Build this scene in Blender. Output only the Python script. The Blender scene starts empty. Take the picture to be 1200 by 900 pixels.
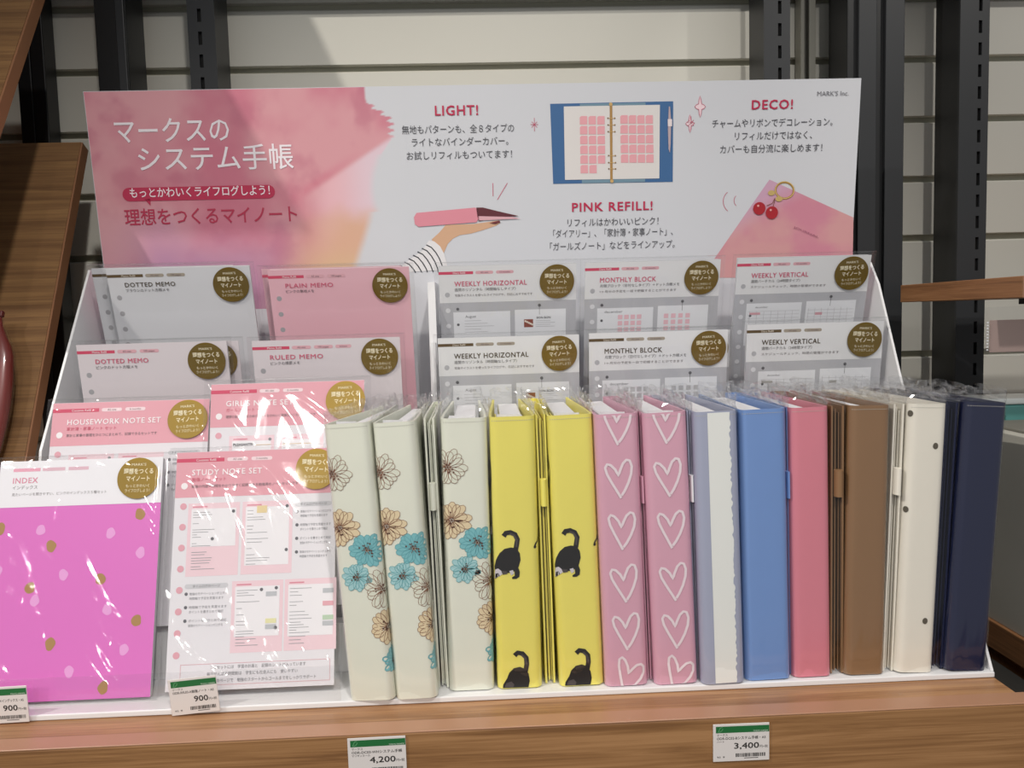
import bpy, bmesh, math, random
from mathutils import Vector, Matrix, Euler
random.seed(7)
SC = bpy.context.scene
COL = SC.collection
R = math.radians

# ------------------------------------------------------------------ camera
cam_d = bpy.data.cameras.new('camera')
cam_d.sensor_width = 36.0
cam_d.lens = 970.0 / 1200.0 * 36.0
cam_d.clip_start = 0.02
cam = bpy.data.objects.new('camera', cam_d)
COL.objects.link(cam)
cam.matrix_world = (Matrix.Translation((0, 0, 1.32)) @ Matrix.Rotation(R(-2.2), 4, 'Z')
                    @ Matrix.Rotation(R(90 - 4.6), 4, 'X') @ Matrix.Rotation(R(-1.6), 4, 'Z'))
SC.camera = cam

# ------------------------------------------------------------------ world, lights, exposure
W = bpy.data.worlds.new('shop_light')
SC.world = W
W.use_nodes = True
W.node_tree.nodes['Background'].inputs[0].default_value = (0.97, 0.985, 1.0, 1)
W.node_tree.nodes['Background'].inputs[1].default_value = 0.30
SC.view_settings.view_transform = 'Standard'
SC.view_settings.look = 'None'
SC.view_settings.exposure = -0.1
SC.view_settings.gamma = 1.0
SC.view_settings.use_curve_mapping = False
try:
    SC.cycles.transparent_max_bounces = 32
except Exception:
    pass

def spot(name, loc, target, power, size, blend, radius, color):
    l = bpy.data.lights.new(name, 'SPOT')
    l.energy = power; l.spot_size = R(size); l.spot_blend = blend
    l.shadow_soft_size = radius; l.color = color
    o = bpy.data.objects.new(name, l)
    COL.objects.link(o)
    o.location = loc
    d = Vector(target) - Vector(loc)
    o.rotation_euler = d.to_track_quat('-Z', 'Y').to_euler()
    return o
spot('ceiling_spotlight', (-1.6, -0.3, 2.8), (0.0, 0.85, 1.25), 115, 60, 0.5, 0.022, (1.0, 0.94, 0.86))
spot('ceiling_spotlight', (0.35, -0.75, 2.95), (0.0, 0.72, 1.05), 95, 50, 0.7, 0.05, (1.0, 0.95, 0.89))
spot('ceiling_spotlight', (1.5, -0.4, 2.85), (0.72, 1.12, 1.64), 55, 24, 0.5, 0.03, (1.0, 0.95, 0.88))
spot('ceiling_spotlight', (-0.95, -2.3, 2.55), (-0.2, 0.72, 1.02), 62, 26, 0.8, 0.055, (1.0, 0.96, 0.9))  # added behind the camera to throw bright streaks on the creased film
spot('ceiling_spotlight', (0.15, -2.5, 2.75), (0.0, 0.72, 1.02), 66, 26, 0.8, 0.055, (1.0, 0.96, 0.9))  # second lamp added for the film streaks

# ------------------------------------------------------------------ materials
def lin(c):
    c = c / 255.0
    return c / 12.92 if c <= 0.04045 else ((c + 0.055) / 1.055) ** 2.4
def rgb(h):
    h = h.lstrip('#')
    return tuple(lin(int(h[i:i + 2], 16)) for i in (0, 2, 4)) + (1.0,)
MATS = {}
def mat(name, col, rough=0.55, metal=0.0, grain=0.0, scale=60, bump=0.0, spec=0.5, emit=None):
    if name in MATS: return MATS[name]
    m = bpy.data.materials.new(name); m.use_nodes = True
    nt = m.node_tree; b = nt.nodes['Principled BSDF']
    c = rgb(col)
    b.inputs['Base Color'].default_value = c
    b.inputs['Roughness'].default_value = rough
    b.inputs['Metallic'].default_value = metal
    b.inputs['Specular IOR Level'].default_value = spec
    if grain or bump:
        tc = nt.nodes.new('ShaderNodeTexCoord')
        no = nt.nodes.new('ShaderNodeTexNoise'); no.inputs['Scale'].default_value = scale
        no.inputs['Detail'].default_value = 5
        nt.links.new(tc.outputs['Object'], no.inputs['Vector'])
        if grain:
            mx = nt.nodes.new('ShaderNodeMix'); mx.data_type = 'RGBA'
            mx.inputs[6].default_value = tuple(v * (1 - grain) for v in c[:3]) + (1,)
            mx.inputs[7].default_value = tuple(min(1, v * (1 + grain)) for v in c[:3]) + (1,)
            nt.links.new(no.outputs['Fac'], mx.inputs[0])
            nt.links.new(mx.outputs[2], b.inputs['Base Color'])
        if bump:
            bp = nt.nodes.new('ShaderNodeBump'); bp.inputs['Strength'].default_value = bump
            bp.inputs['Distance'].default_value = 0.001
            nt.links.new(no.outputs['Fac'], bp.inputs['Height'])
            nt.links.new(bp.outputs['Normal'], b.inputs['Normal'])
    MATS[name] = m
    return m

def wood(name, dark, mid, light, axis='X', rough=0.5, cross=0.0):
    m = bpy.data.materials.new(name); m.use_nodes = True
    nt = m.node_tree; b = nt.nodes['Principled BSDF']
    tc = nt.nodes.new('ShaderNodeTexCoord')
    mp = nt.nodes.new('ShaderNodeMapping')
    s = {'X': (1.5, 34, 34), 'Y': (34, 1.5, 34), 'Z': (34, 34, 1.5)}[axis]
    mp.inputs['Scale'].default_value = s
    no = nt.nodes.new('ShaderNodeTexNoise'); no.inputs['Scale'].default_value = 3.0
    no.inputs['Detail'].default_value = 8; no.inputs['Roughness'].default_value = 0.62
    no.inputs['Distortion'].default_value = 0.6
    nt.links.new(tc.outputs['Object'], mp.inputs[0]); nt.links.new(mp.outputs[0], no.inputs['Vector'])
    mp2 = nt.nodes.new('ShaderNodeMapping')
    s2 = {'X': (5, 420, 420), 'Y': (420, 5, 420), 'Z': (420, 420, 5)}[axis]
    mp2.inputs['Scale'].default_value = s2
    n2 = nt.nodes.new('ShaderNodeTexNoise'); n2.inputs['Scale'].default_value = 1.2; n2.inputs['Detail'].default_value = 4
    nt.links.new(tc.outputs['Object'], mp2.inputs[0]); nt.links.new(mp2.outputs[0], n2.inputs['Vector'])
    ad = nt.nodes.new('ShaderNodeMath'); ad.operation = 'MULTIPLY_ADD'; ad.inputs[1].default_value = 0.42
    nt.links.new(n2.outputs['Fac'], ad.inputs[0]); 
    sb = nt.nodes.new('ShaderNodeMath'); sb.operation = 'SUBTRACT'; sb.inputs[1].default_value = 0.21
    nt.links.new(no.outputs['Fac'], sb.inputs[0]); nt.links.new(sb.outputs[0], ad.inputs[2])
    cr = nt.nodes.new('ShaderNodeValToRGB')
    e = cr.color_ramp.elements
    e[0].position = 0.36; e[0].color = rgb(dark); e[1].position = 0.66; e[1].color = rgb(light)
    k = e.new(0.5); k.color = rgb(mid)
    nt.links.new(ad.outputs[0], cr.inputs[0])
    nt.links.new(cr.outputs[0], b.inputs['Base Color'])
    b.inputs['Roughness'].default_value = rough
    bp = nt.nodes.new('ShaderNodeBump'); bp.inputs['Strength'].default_value = 0.25; bp.inputs['Distance'].default_value = 0.0006
    nt.links.new(n2.outputs['Fac'], bp.inputs['Height']); nt.links.new(bp.outputs['Normal'], b.inputs['Normal'])
    return m

def film(name, gloss=0.9, rough=0.07, scale=14, bump=0.6, tint=0.975, base=0.02, dist=2.5):
    """clear polypropylene bag: mostly transparent, glossy creased skin"""
    m = bpy.data.materials.new(name); m.use_nodes = True
    nt = m.node_tree; nt.nodes.clear()
    out = nt.nodes.new('ShaderNodeOutputMaterial')
    tr = nt.nodes.new('ShaderNodeBsdfTransparent'); tr.inputs[0].default_value = (tint, tint, tint, 1)
    gl = nt.nodes.new('ShaderNodeBsdfGlossy'); gl.inputs['Roughness'].default_value = rough
    gl.inputs['Color'].default_value = (gloss, gloss, gloss, 1)
    mix = nt.nodes.new('ShaderNodeMixShader')
    tc = nt.nodes.new('ShaderNodeTexCoord')
    mp = nt.nodes.new('ShaderNodeMapping'); mp.inputs['Rotation'].default_value = (0, R(-38), 0)
    mp.inputs['Scale'].default_value = (1.0, 1.0, 0.28)
    no = nt.nodes.new('ShaderNodeTexNoise'); no.inputs['Scale'].default_value = scale
    no.inputs['Detail'].default_value = 2.0; no.inputs['Distortion'].default_value = 1.1
    nt.links.new(tc.outputs['Object'], mp.inputs[0]); nt.links.new(mp.outputs[0], no.inputs['Vector'])
    # fold the noise into sharp ridges
    s1 = nt.nodes.new('ShaderNodeMath'); s1.operation = 'SUBTRACT'; s1.inputs[1].default_value = 0.5
    s2 = nt.nodes.new('ShaderNodeMath'); s2.operation = 'ABSOLUTE'
    s3 = nt.nodes.new('ShaderNodeMath'); s3.operation = 'POWER'; s3.inputs[1].default_value = 0.6
    nt.links.new(no.outputs['Fac'], s1.inputs[0]); nt.links.new(s1.outputs[0], s2.inputs[0]); nt.links.new(s2.outputs[0], s3.inputs[0])
    bp = nt.nodes.new('ShaderNodeBump'); bp.inputs['Strength'].default_value = bump
    bp.inputs['Distance'].default_value = dist * 0.001
    nt.links.new(s3.outputs[0], bp.inputs['Height']); nt.links.new(bp.outputs['Normal'], gl.inputs['Normal'])
    fr = nt.nodes.new('ShaderNodeLayerWeight')       # facing: 0 head-on, 1 at grazing angles, same on both sides
    pw = nt.nodes.new('ShaderNodeMath'); pw.operation = 'POWER'; pw.inputs[1].default_value = 4.0
    nt.links.new(fr.outputs['Facing'], pw.inputs[0])
    ad = nt.nodes.new('ShaderNodeMath'); ad.operation = 'MULTIPLY_ADD'; ad.inputs[1].default_value = 0.6; ad.inputs[2].default_value = base; ad.use_clamp = True
    nt.links.new(pw.outputs[0], ad.inputs[0])
    nt.links.new(ad.outputs[0], mix.inputs[0]); nt.links.new(tr.outputs[0], mix.inputs[1]); nt.links.new(gl.outputs[0], mix.inputs[2])
    nt.links.new(mix.outputs[0], out.inputs[0])
    return m

M_shelf = wood('shelf_oak', '#8a6241', '#9f7450', '#b48860', 'X', 0.42)
M_fascia = wood('fascia_oak', '#7c5633', '#936a42', '#a87d53', 'X', 0.5)
M_strip = mat('shelf_edge_band', '#b08468', 0.38, grain=0.08, scale=12)
M_panel = wood('panel_oak', '#745335', '#85623f', '#977249', 'X', 0.5)
M_paneledge = mat('panel_edge_band', '#96694a', 0.45, grain=0.12, scale=20)
M_side = wood('side_shelf_oak', '#835a3a', '#9a6c47', '#aa7b54', 'Y', 0.5)
M_slat = mat('slat_wall_white', '#d9d7cd', 0.42, grain=0.04, scale=5, bump=0.04)
M_groove = mat('groove_grey', '#a3a190', 0.5)
M_trim = mat('wall_trim_grey', '#a9a79c', 0.4)
M_post = mat('black_steel', '#151618', 0.42, grain=0.15, scale=40)
M_post2 = mat('charcoal_steel', '#26282b', 0.45, grain=0.12, scale=18)
M_slot = mat('slot_void', '#050505', 0.9)
M_floor = mat('floor_dark', '#6b5a4a', 0.5, grain=0.2, scale=6)
M_box = mat('white_card_box', '#e8e8ea', 0.45, grain=0.02, scale=30)
M_board = mat('white_print_board', '#cfd1d7', 0.42)
M_white = mat('white_paper', '#ebebef', 0.6)
M_paper2 = mat('paper_edge', '#dcdce0', 0.7)
M_film = film('clear_film', 0.9, 0.10, 12, 0.35, 0.985, 0.045, 1.2)
M_filmD = film('clear_film_creased', 1.0, 0.06, 11, 0.8, 0.985, 0.048, 2.2)
M_filmB = film('clear_sleeve', 0.95, 0.09, 16, 0.9, 0.985, 0.05, 2.0)
M_filmT = film('crumpled_film', 1.0, 0.12, 30, 0.5, 0.95, 0.12, 1.0)
M_edge = mat('film_seam', '#d9dade', 0.25)

def vcmat(name, rough=0.45):
    m = bpy.data.materials.new(name); m.use_nodes = True
    nt = m.node_tree; b = nt.nodes['Principled BSDF']
    a = nt.nodes.new('ShaderNodeAttribute'); a.attribute_name = 'ink'
    nt.links.new(a.outputs['Color'], b.inputs['Base Color']); b.inputs['Roughness'].default_value = rough
    return m
M_ink = vcmat('watercolour_print')

def C(h, rough=0.5):
    return mat('ink_' + h.lstrip('#'), h, rough)

# ------------------------------------------------------------------ mesh builder
_txt = {}
def text_mesh(body, bold=0.0, sp=1.0):
    k = (body, bold, sp)
    if k not in _txt:
        c = bpy.data.curves.new('t', 'FONT'); c.body = body; c.size = 1.0
        c.resolution_u = 2; c.offset = bold; c.space_character = sp
        o = bpy.data.objects.new('t', c)
        m = bpy.data.meshes.new_from_object(o)
        v = [(p.co.x, p.co.y) for p in m.vertices]; f = [tuple(p.vertices) for p in m.polygons]
        bpy.data.objects.remove(o); bpy.data.meshes.remove(m); bpy.data.curves.remove(c)
        xs = [p[0] for p in v] or [0, 1]
        _txt[k] = (v, f, min(xs), max(xs))
    return _txt[k]

def flat(u, v, l):            # default frame of a print: the plane facing -Y
    return (u, -l, v)

class MB:
    def __init__(s, frame=flat, eps=0.00012):
        s.v = []; s.f = []; s.m = []; s.mats = []; s.fr = frame; s.eps = eps; s.smooth = []
    def mi(s, m):
        if m not in s.mats: s.mats.append(m)
        return s.mats.index(m)
    def add(s, vs, fs, m, sm=False):
        b = len(s.v); s.v += vs
        i = s.mi(m)
        for f in fs:
            s.f.append([b + k for k in f]); s.m.append(i); s.smooth.append(sm)
    def box(s, x0, x1, y0, y1, z0, z1, m):
        vs = [(x, y, z) for x in (x0, x1) for y in (y0, y1) for z in (z0, z1)]
        s.add(vs, [(0, 1, 3, 2), (4, 6, 7, 5), (0, 4, 5, 1), (2, 3, 7, 6), (0, 2, 6, 4), (1, 5, 7, 3)], m)
        return s
    def bbox(s, x0, x1, y0, y1, z0, z1, m, r=0.001, seg=2):
        bm = bmesh.new(); bmesh.ops.create_cube(bm, size=1)
        bmesh.ops.scale(bm, vec=(x1 - x0, y1 - y0, z1 - z0), verts=bm.verts)
        bmesh.ops.bevel(bm, geom=bm.edges[:], offset=r, segments=seg, affect='EDGES', profile=0.5)
        bmesh.ops.translate(bm, vec=((x0 + x1) / 2, (y0 + y1) / 2, (z0 + z1) / 2), verts=bm.verts)
        bm.verts.index_update()
        s.add([tuple(v.co) for v in bm.verts], [[v.index for v in f.verts] for f in bm.faces], m)
        bm.free(); return s
    def prism(s, pts, a0, a1, axis, m, sm=False):
        """closed outline pts (2-d) swept along axis from a0 to a1"""
        n = len(pts)
        def P(p, a):
            return {'X': (a, p[0], p[1]), 'Y': (p[0], a, p[1]), 'Z': (p[0], p[1], a)}[axis]
        vs = [P(p, a0) for p in pts] + [P(p, a1) for p in pts]
        fs = [(i, (i + 1) % n, n + (i + 1) % n, n + i) for i in range(n)]
        s.add(vs, fs, m, sm); s.add([P(p, a0) for p in pts], [tuple(range(n))[::-1]], m); s.add([P(p, a1) for p in pts], [tuple(range(n))], m)
        return s
    # flat print primitives (u, v in the frame, L = layer)
    def poly(s, pts, m, L=1):
        s.add([s.fr(u, v, L * s.eps) for u, v in pts], [tuple(range(len(pts)))], m); return s
    def fine(s, pts, m, L=1, step=.0018):
        """a filled outline cut into narrow strips so that it can bend round a corner"""
        bm = bmesh.new(); bm.faces.new([bm.verts.new((u, v, 0)) for u, v in pts])
        bmesh.ops.triangulate(bm, faces=bm.faces[:])
        a = min(p[0] for p in pts); b = max(p[0] for p in pts); x = a + step
        while x < b:
            bmesh.ops.bisect_plane(bm, geom=bm.verts[:] + bm.edges[:] + bm.faces[:], plane_co=(x, 0, 0), plane_no=(1, 0, 0)); x += step
        bm.verts.index_update()
        s.add([s.fr(v.co.x, v.co.y, L * s.eps) for v in bm.verts], [[v.index for v in f.verts] for f in bm.faces], m)
        bm.free(); return s
    def fan(s, c, pts, m, L=1):
        n = len(pts)
        s.add([s.fr(c[0], c[1], L * s.eps)] + [s.fr(u, v, L * s.eps) for u, v in pts],
              [(0, 1 + i, 1 + (i + 1) % n) for i in range(n)], m); return s
    def rect(s, u0, u1, v0, v1, m, L=1):
        return s.poly([(u0, v0), (u1, v0), (u1, v1), (u0, v1)], m, L)
    def disc(s, u, v, r, m, L=1, n=20, ry=None):
        ry = ry or r
        return s.fan((u, v), [(u + r * math.cos(6.2832 * i / n), v + ry * math.sin(6.2832 * i / n)) for i in range(n)], m, L)
    def pill(s, u0, u1, v0, v1, m, L=1):
        r = (v1 - v0) / 2; c = (v0 + v1) / 2
        p = [(u1 - r + r * math.sin(math.pi * i / 8), c - r * math.cos(math.pi * i / 8)) for i in range(9)]
        p += [(u0 + r - r * math.sin(math.pi * i / 8), c + r * math.cos(math.pi * i / 8)) for i in range(9)]
        return s.poly(p, m, L)
    def stroke(s, pts, w, m, L=1, closed=False):
        n = len(pts); vs = []
        for i, (u, v) in enumerate(pts):
            a = pts[(i - 1) % n] if (closed or i) else pts[0]
            b = pts[(i + 1) % n] if (closed or i < n - 1) else pts[-1]
            du, dv = b[0] - a[0], b[1] - a[1]; q = math.hypot(du, dv) or 1
            nu, nv = -dv / q * w / 2, du / q * w / 2
            vs += [s.fr(u + nu, v + nv, L * s.eps), s.fr(u - nu, v - nv, L * s.eps)]
        k = n if closed else n - 1
        s.add(vs, [(2 * i, 2 * i + 1, (2 * i + 3) % (2 * n), (2 * i + 2) % (2 * n)) for i in range(k)], m); return s
    def text(s, body, u, v, size, m, width=None, align='L', bold=0.0, L=2, shear=0.0, sp=1.0):
        cjk = any(ord(ch_) > 0x3000 for ch_ in body)
        tv, tf, x0, x1 = text_mesh(body, bold if cjk else 0.0, sp)
        kx = size if width is None else width / max(1e-6, (x1 - x0))
        w = (x1 - x0) * kx
        ox = u - x0 * kx - (w if align == 'R' else w / 2 if align == 'C' else 0)
        e = bold * size * .8
        for q, (ex, ez) in enumerate([(0, 0)] if bold <= 0 or cjk else [(-e, -e), (e, -e), (-e, e), (e, e)]):   # thickened strokes
            s.add([s.fr(ox + px * kx + ex, v + py * size + shear * (px * kx) + ez, (L + q * .25) * s.eps) for px, py in tv], tf, m)
        return s
    def build(s, name, parent=None):
        me = bpy.data.meshes.new(name)
        me.from_pydata(s.v, [], s.f)
        for m in s.mats: me.materials.append(m)
        me.polygons.foreach_set('material_index', s.m)
        me.polygons.foreach_set('use_smooth', s.smooth)
        me.update()
        o = bpy.data.objects.new(name, me); COL.objects.link(o)
        if parent: o.parent = parent
        return o

def thing(name, label, cat, loc=(0, 0, 0), rot=(0, 0, 0), group=None):
    o = bpy.data.objects.new(name, None); COL.objects.link(o)
    o.empty_display_size = 0.02
    o.location = loc; o.rotation_euler = rot
    o['label'] = label; o['category'] = cat
    if group: o['group'] = group
    return o
def tag(o, label, cat, group=None):
    o['label'] = label; o['category'] = cat
    if group: o['group'] = group
    return o

def vnoise(x, y, seed=0):
    def h(i, j):
        n = (i * 374761393 + j * 668265263 + seed * 974711) & 0xffffffff
        n = ((n ^ (n >> 13)) * 1274126177) & 0xffffffff
        return ((n ^ (n >> 16)) & 0xffff) / 65535.0
    i, j = math.floor(x), math.floor(y); fx, fy = x - i, y - j
    fx = fx * fx * (3 - 2 * fx); fy = fy * fy * (3 - 2 * fy)
    return (h(i, j) * (1 - fx) + h(i + 1, j) * fx) * (1 - fy) + (h(i, j + 1) * (1 - fx) + h(i + 1, j + 1) * fx) * fy
def fbm(x, y, seed=0, o=4):
    t = 0; a = 0.5; n = 0
    for k in range(o):
        t += a * vnoise(x * 2 ** k, y * 2 ** k, seed + k); n += a; a *= 0.5
    return t / n
def mixc(a, b, t):
    t = max(0, min(1, t)); return tuple(a[i] * (1 - t) + b[i] * t for i in range(3)) + (1.0,)
def sstep(a, b, x):
    t = max(0, min(1, (x - a) / (b - a))); return t * t * (3 - 2 * t)

def ink_grid(mb_name, parent, x0, x1, z0, z1, nx, nz, y, colour, keep=None, warp=None):
    """a flat printed area whose ink colour is computed vertex by vertex"""
    vs = []; cs = []
    for j in range(nz + 1):
        for i in range(nx + 1):
            u = x0 + (x1 - x0) * i / nx; v = z0 + (z1 - z0) * j / nz
            uu, vv = warp(i / nx, j / nz) if warp else (u, v)
            vs.append((uu, y, vv)); cs.append(colour(uu, vv))
    fs = []
    for j in range(nz):
        for i in range(nx):
            if keep and not keep(x0 + (x1 - x0) * (i + .5) / nx, z0 + (z1 - z0) * (j + .5) / nz): continue
            a = j * (nx + 1) + i
            fs.append((a, a + 1, a + nx + 2, a + nx + 1))
    me = bpy.data.meshes.new(mb_name); me.from_pydata(vs, [], fs)
    at = me.color_attributes.new('ink', 'FLOAT_COLOR', 'POINT')
    at.data.foreach_set('color', [c for q in cs for c in q])
    me.materials.append(M_ink); me.update()
    o = bpy.data.objects.new(mb_name, me); COL.objects.link(o); o.parent = parent
    return o

# ------------------------------------------------------------------ setting: floor, slat wall
def struct(o):
    o['kind'] = 'structure'; return o
struct(MB().box(-2.2, 2.2, -1.5, 1.4, -0.02, 0.0, M_floor).build('floor'))
wall = bpy.data.objects.new('wall_back', None); COL.objects.link(wall); wall['kind'] = 'structure'
YW = 1.12
MB().box(-2.0, 2.0, YW + 0.009, YW + 0.03, 0.0, 2.5, M_groove).build('backing_board', wall)
# each slat: flat face, hooked groove above it
def slat_mesh(x0, x1, h):
    mb = MB()
    t = 0.0095
    prof = [(0.0, 0.0), (0.0, h - 0.011), (0.002, h - 0.009), (0.0088, h - 0.009), (0.0088, -0.0005), (0.0012, -0.0005)]
    mb.prism(prof, x0, x1, 'X', M_slat)
    return mb
PITCH_W = 0.0793
zt = 1.7347
rows = [zt + PITCH_W * k for k in range(-9, 6)]
sl = {}
for key, (xa, xb) in {'main': (-2.0, 0.445), 'mid': (0.4485, 0.497), 'right': (0.499, 2.0)}.items():
    mb = slat_mesh(xa, xb, PITCH_W)
    first = None
    for zz in rows:
        if first is None:
            first = mb.build('slat', wall); first.location = (0, YW, zz); o = first
        else:
            o = first.copy(); COL.objects.link(o); o.location = (0, YW, zz)
MB().bbox(0.4325, 0.4378, 1.098, YW - 0.001, 0.9, 2.3, M_trim, 0.0012).build('trim_strip', wall)
MB().bbox(0.4395, 0.4425, 1.104, YW - 0.001, 0.9, 2.3, mat('trim_dark', '#4a4942', 0.5), 0.0008).build('trim_strip', wall)
MB().bbox(0.4435, 0.4525, 1.098, YW - 0.001, 0.9, 2.3, M_trim, 0.0012).build('trim_strip', wall)
tr = MB().box(-2.0, 2.0, 1.085, YW - 0.001, 1.7425, 1.765, M_post).build('trim_1'); struct(tr)

# ------------------------------------------------------------------ steel posts
def post(x0, x1, y0, y1, label, slot_x=None, side=None, z0=0.0, z1=2.4, pitch=0.0265, phase=0.0):
    t = thing('shelf_post', label, 'post', ((x0 + x1) / 2, (y0 + y1) / 2, z0), group='steel posts in front of the slat wall')
    cx, cy = (x0 + x1) / 2, (y0 + y1) / 2
    a0, a1, b0, b1 = x0 - cx, x1 - cx, y0 - cy, y1 - cy
    if slot_x is None:
        MB().bbox(a0, a1, b0, b1, 0, z1 - z0, M_post, 0.0012).build('column', t)
    else:
        s = slot_x - cx; w = 0.0022
        mb = MB()
        mb.box(a0, a1, b0 + 0.004, b1, 0, z1 - z0, M_post)
        mb.box(a0, s - w, b0, b0 + 0.004, 0, z1 - z0, M_post2)
        mb.box(s + w, a1, b0, b0 + 0.004, 0, z1 - z0, M_post2)
        z = phase; zz = 0
        k = 0
        while zz < z1 - z0:      # webs left between the punched slots
            mb.box(s - w, s + w, b0, b0 + 0.004, zz, min(z1 - z0, zz + pitch * 0.42), M_post2)
            zz += pitch; k += 1
        mb.build('column', t)
        MB().box(s - w - 0.0005, s + w + 0.0005, b0 + 0.0035, b0 + 0.0045, 0, z1 - z0, M_slot).build('slot_backing', t)
    if side:
        c0, c1 = side[0] - cx, side[1] - cx
        MB().bbox(c0, c1, b0 - 0.006, b0, 0, z1 - z0, M_post2, 0.001).build('flange', t)
    return t
k = 1.03
post(-0.562, -0.545, 1.078, 1.108, 'black steel post behind the upper left wooden panel')
post(-0.5445, -0.528, 1.078, 1.108, 'charcoal steel post beside the upper left wooden panel')
post(-0.4429, -0.4062, 1.03, 1.085, 'plain black steel post with a grey edge, left above the pink end of the board', side=(-0.4165, -0.4062))
post(-0.3346, -0.3026, 1.03, 1.085, 'slotted black steel post behind the pink end of the board', slot_x=-0.3205)
post(0.3598, 0.3924, 1.03, 1.085, 'slotted black steel post behind the white right end of the board', slot_x=0.3795)
post(0.4635, 0.4975, 1.03, 1.085, 'left post of the plain dark pair at the board right edge', side=(0.4752, 0.498))
post(0.4985, 0.5327, 1.03, 1.085, 'right post of the plain dark pair at the board right edge', side=(0.5088, 0.5327))
post(0.6055, 0.6425, 1.03, 1.085, 'rightmost slotted black steel post crossed by the wooden side shelf', slot_x=0.631)

# ------------------------------------------------------------------ main shelf
ZS = 0.995
t = thing('display_shelf', 'wide brown oak shelf with a thick front edge carrying the white box', 'shelf', (0, 0.7, 0))
MB().box(-1.1, 0.44, -0.049, 0.30, ZS - 0.028, ZS, M_shelf).build('deck', t)
MB().bbox(-1.1, 1.1, -0.0685, -0.0495, ZS - 0.16, ZS + 0.0005, M_fascia, 0.0008).build('fascia', t)
MB().bbox(-1.1, 1.1, -0.0684, -0.0496, ZS + 0.0006, ZS + 0.0018, M_strip, 0.0003, 1).build('edge_band', t)
MB().box(-1.08, -1.05, -0.049, 0.30, 0.0, ZS - 0.0285, M_shelf).build('end_panel', t)
MB().box(0.41, 0.44, -0.049, 0.30, 0.0, ZS - 0.0285, M_shelf).build('end_panel', t)
MB().box(0.4405, 0.505, -0.0450, 0.30, ZS - 0.036, ZS - 0.030, mat('steel_plate', '#4b4c4a', 0.4, 0.4)).build('steel_plate', t)

# ------------------------------------------------------------------ left magazine rack with sloping boards
rack = thing('magazine_rack', 'wooden magazine rack with steep sloping boards at the left edge', 'rack', (-1.03, 0.9, 0))
def tilt_board(y0, z0, y1, z1, x1, x0, th=0.016):
    """right end at x1, front face from (y0,z0) low to (y1,z1) high"""
    L = math.hypot(y1 - y0, z1 - z0); a = math.atan2(z1 - z0, y1 - y0)
    o = MB().box(x0 - x1, -0.0022, 0, L, -th, 0, M_panel).build('sloping_board', rack)
    o.location = (x1 + 1.03, y0 - 0.9, z0); o.rotation_euler = (a, 0, 0)
    MB().bbox(-0.0022, 0, 0, L, -th, 0.0, M_paneledge, 0.0005, 1).build('edge_band', o)
tilt_board(0.858, 1.175, 1.0385, 1.545, -0.470, -1.0)
tilt_board(0.78, 1.408, 0.965, 1.70, -0.472, -1.0)
tilt_board(0.70, 1.70, 0.955, 2.08, -0.470, -1.0)
MB().box(-0.02, 0.028, -0.24, 0.15, 0, 2.15, M_panel).build('side_board', rack)
MB().bbox(0.03, 0.553, -0.105, -0.048, 1.165, 1.173, M_panel, 0.001).build('ledge_board', rack)

# red pouch leaning on the lower panel
def pouch():
    t = thing('pouch', 'red zip pouch in clear wrap with white lettering leaning on the left wooden panel', 'pouch', (-0.5200, 0.845, 1.190), (R(-19.5), 0, 0), )
    W_, H_, T_ = 0.075, 0.155, 0.022
    vs = []; fs = []; n = 24; rings = 14
    for j in range(rings + 1):
        v = j / rings
        w = W_ / 2 * (0.84 + 0.16 * math.sin(math.pi * min(1, v * 1.15))) * (1 - 0.42 * sstep(0.72, 1, v))
        d = T_ / 2 * (0.35 + 0.65 * math.sin(math.pi * v) ** 0.6)
        for i in range(n):
            a = 6.2832 * i / n
            cu, su = math.cos(a), math.sin(a)
            vs.append((w * math.copysign(abs(cu) ** 0.6, cu), d * math.copysign(abs(su) ** 0.8, su), v * H_))
    for j in range(rings):
        for i in range(n):
            fs.append((j * n + i, j * n + (i + 1) % n, (j + 1) * n + (i + 1) % n, (j + 1) * n + i))
    fs.append(tuple(range(n))[::-1]); fs.append(tuple(rings * n + i for i in range(n)))
    mb = MB(); mb.add(vs, fs, mat('red_leather', '#74261f', 0.35, grain=0.2, scale=30), True); mb.build('body', t)
    mb = MB(); mb.add([(x * 1.05, y * 1.1 - 0.0005, z * 1.02) for x, y, z in vs], fs[:-2], M_film, True); mb.build('film_wrap', t)
    mb = MB(frame=lambda u, v, l: (u, -T_ / 2 - 0.0018 - l, v))
    for q in range(3):
        # lettering runs up the pouch
        for w0, (body, sz) in enumerate([('Emma Camilla', .008)]):
            tv, tf, xa, xb = text_mesh(body)
            mb.add([(0.020 - q * 0.012 - py * sz, -T_ / 2 - 0.0022, 0.02 + px * sz * 1.3) for px, py in tv], tf, C('#d9cfc9'))
        break
    mb.build('lettering', t)
    MB().bbox(-0.02, 0.02, -0.003, 0.003, H_ - 0.001, H_ + 0.006, mat('zip_red', '#5e1f1c', 0.5), 0.0015).build('zip', t)
pouch()

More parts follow.
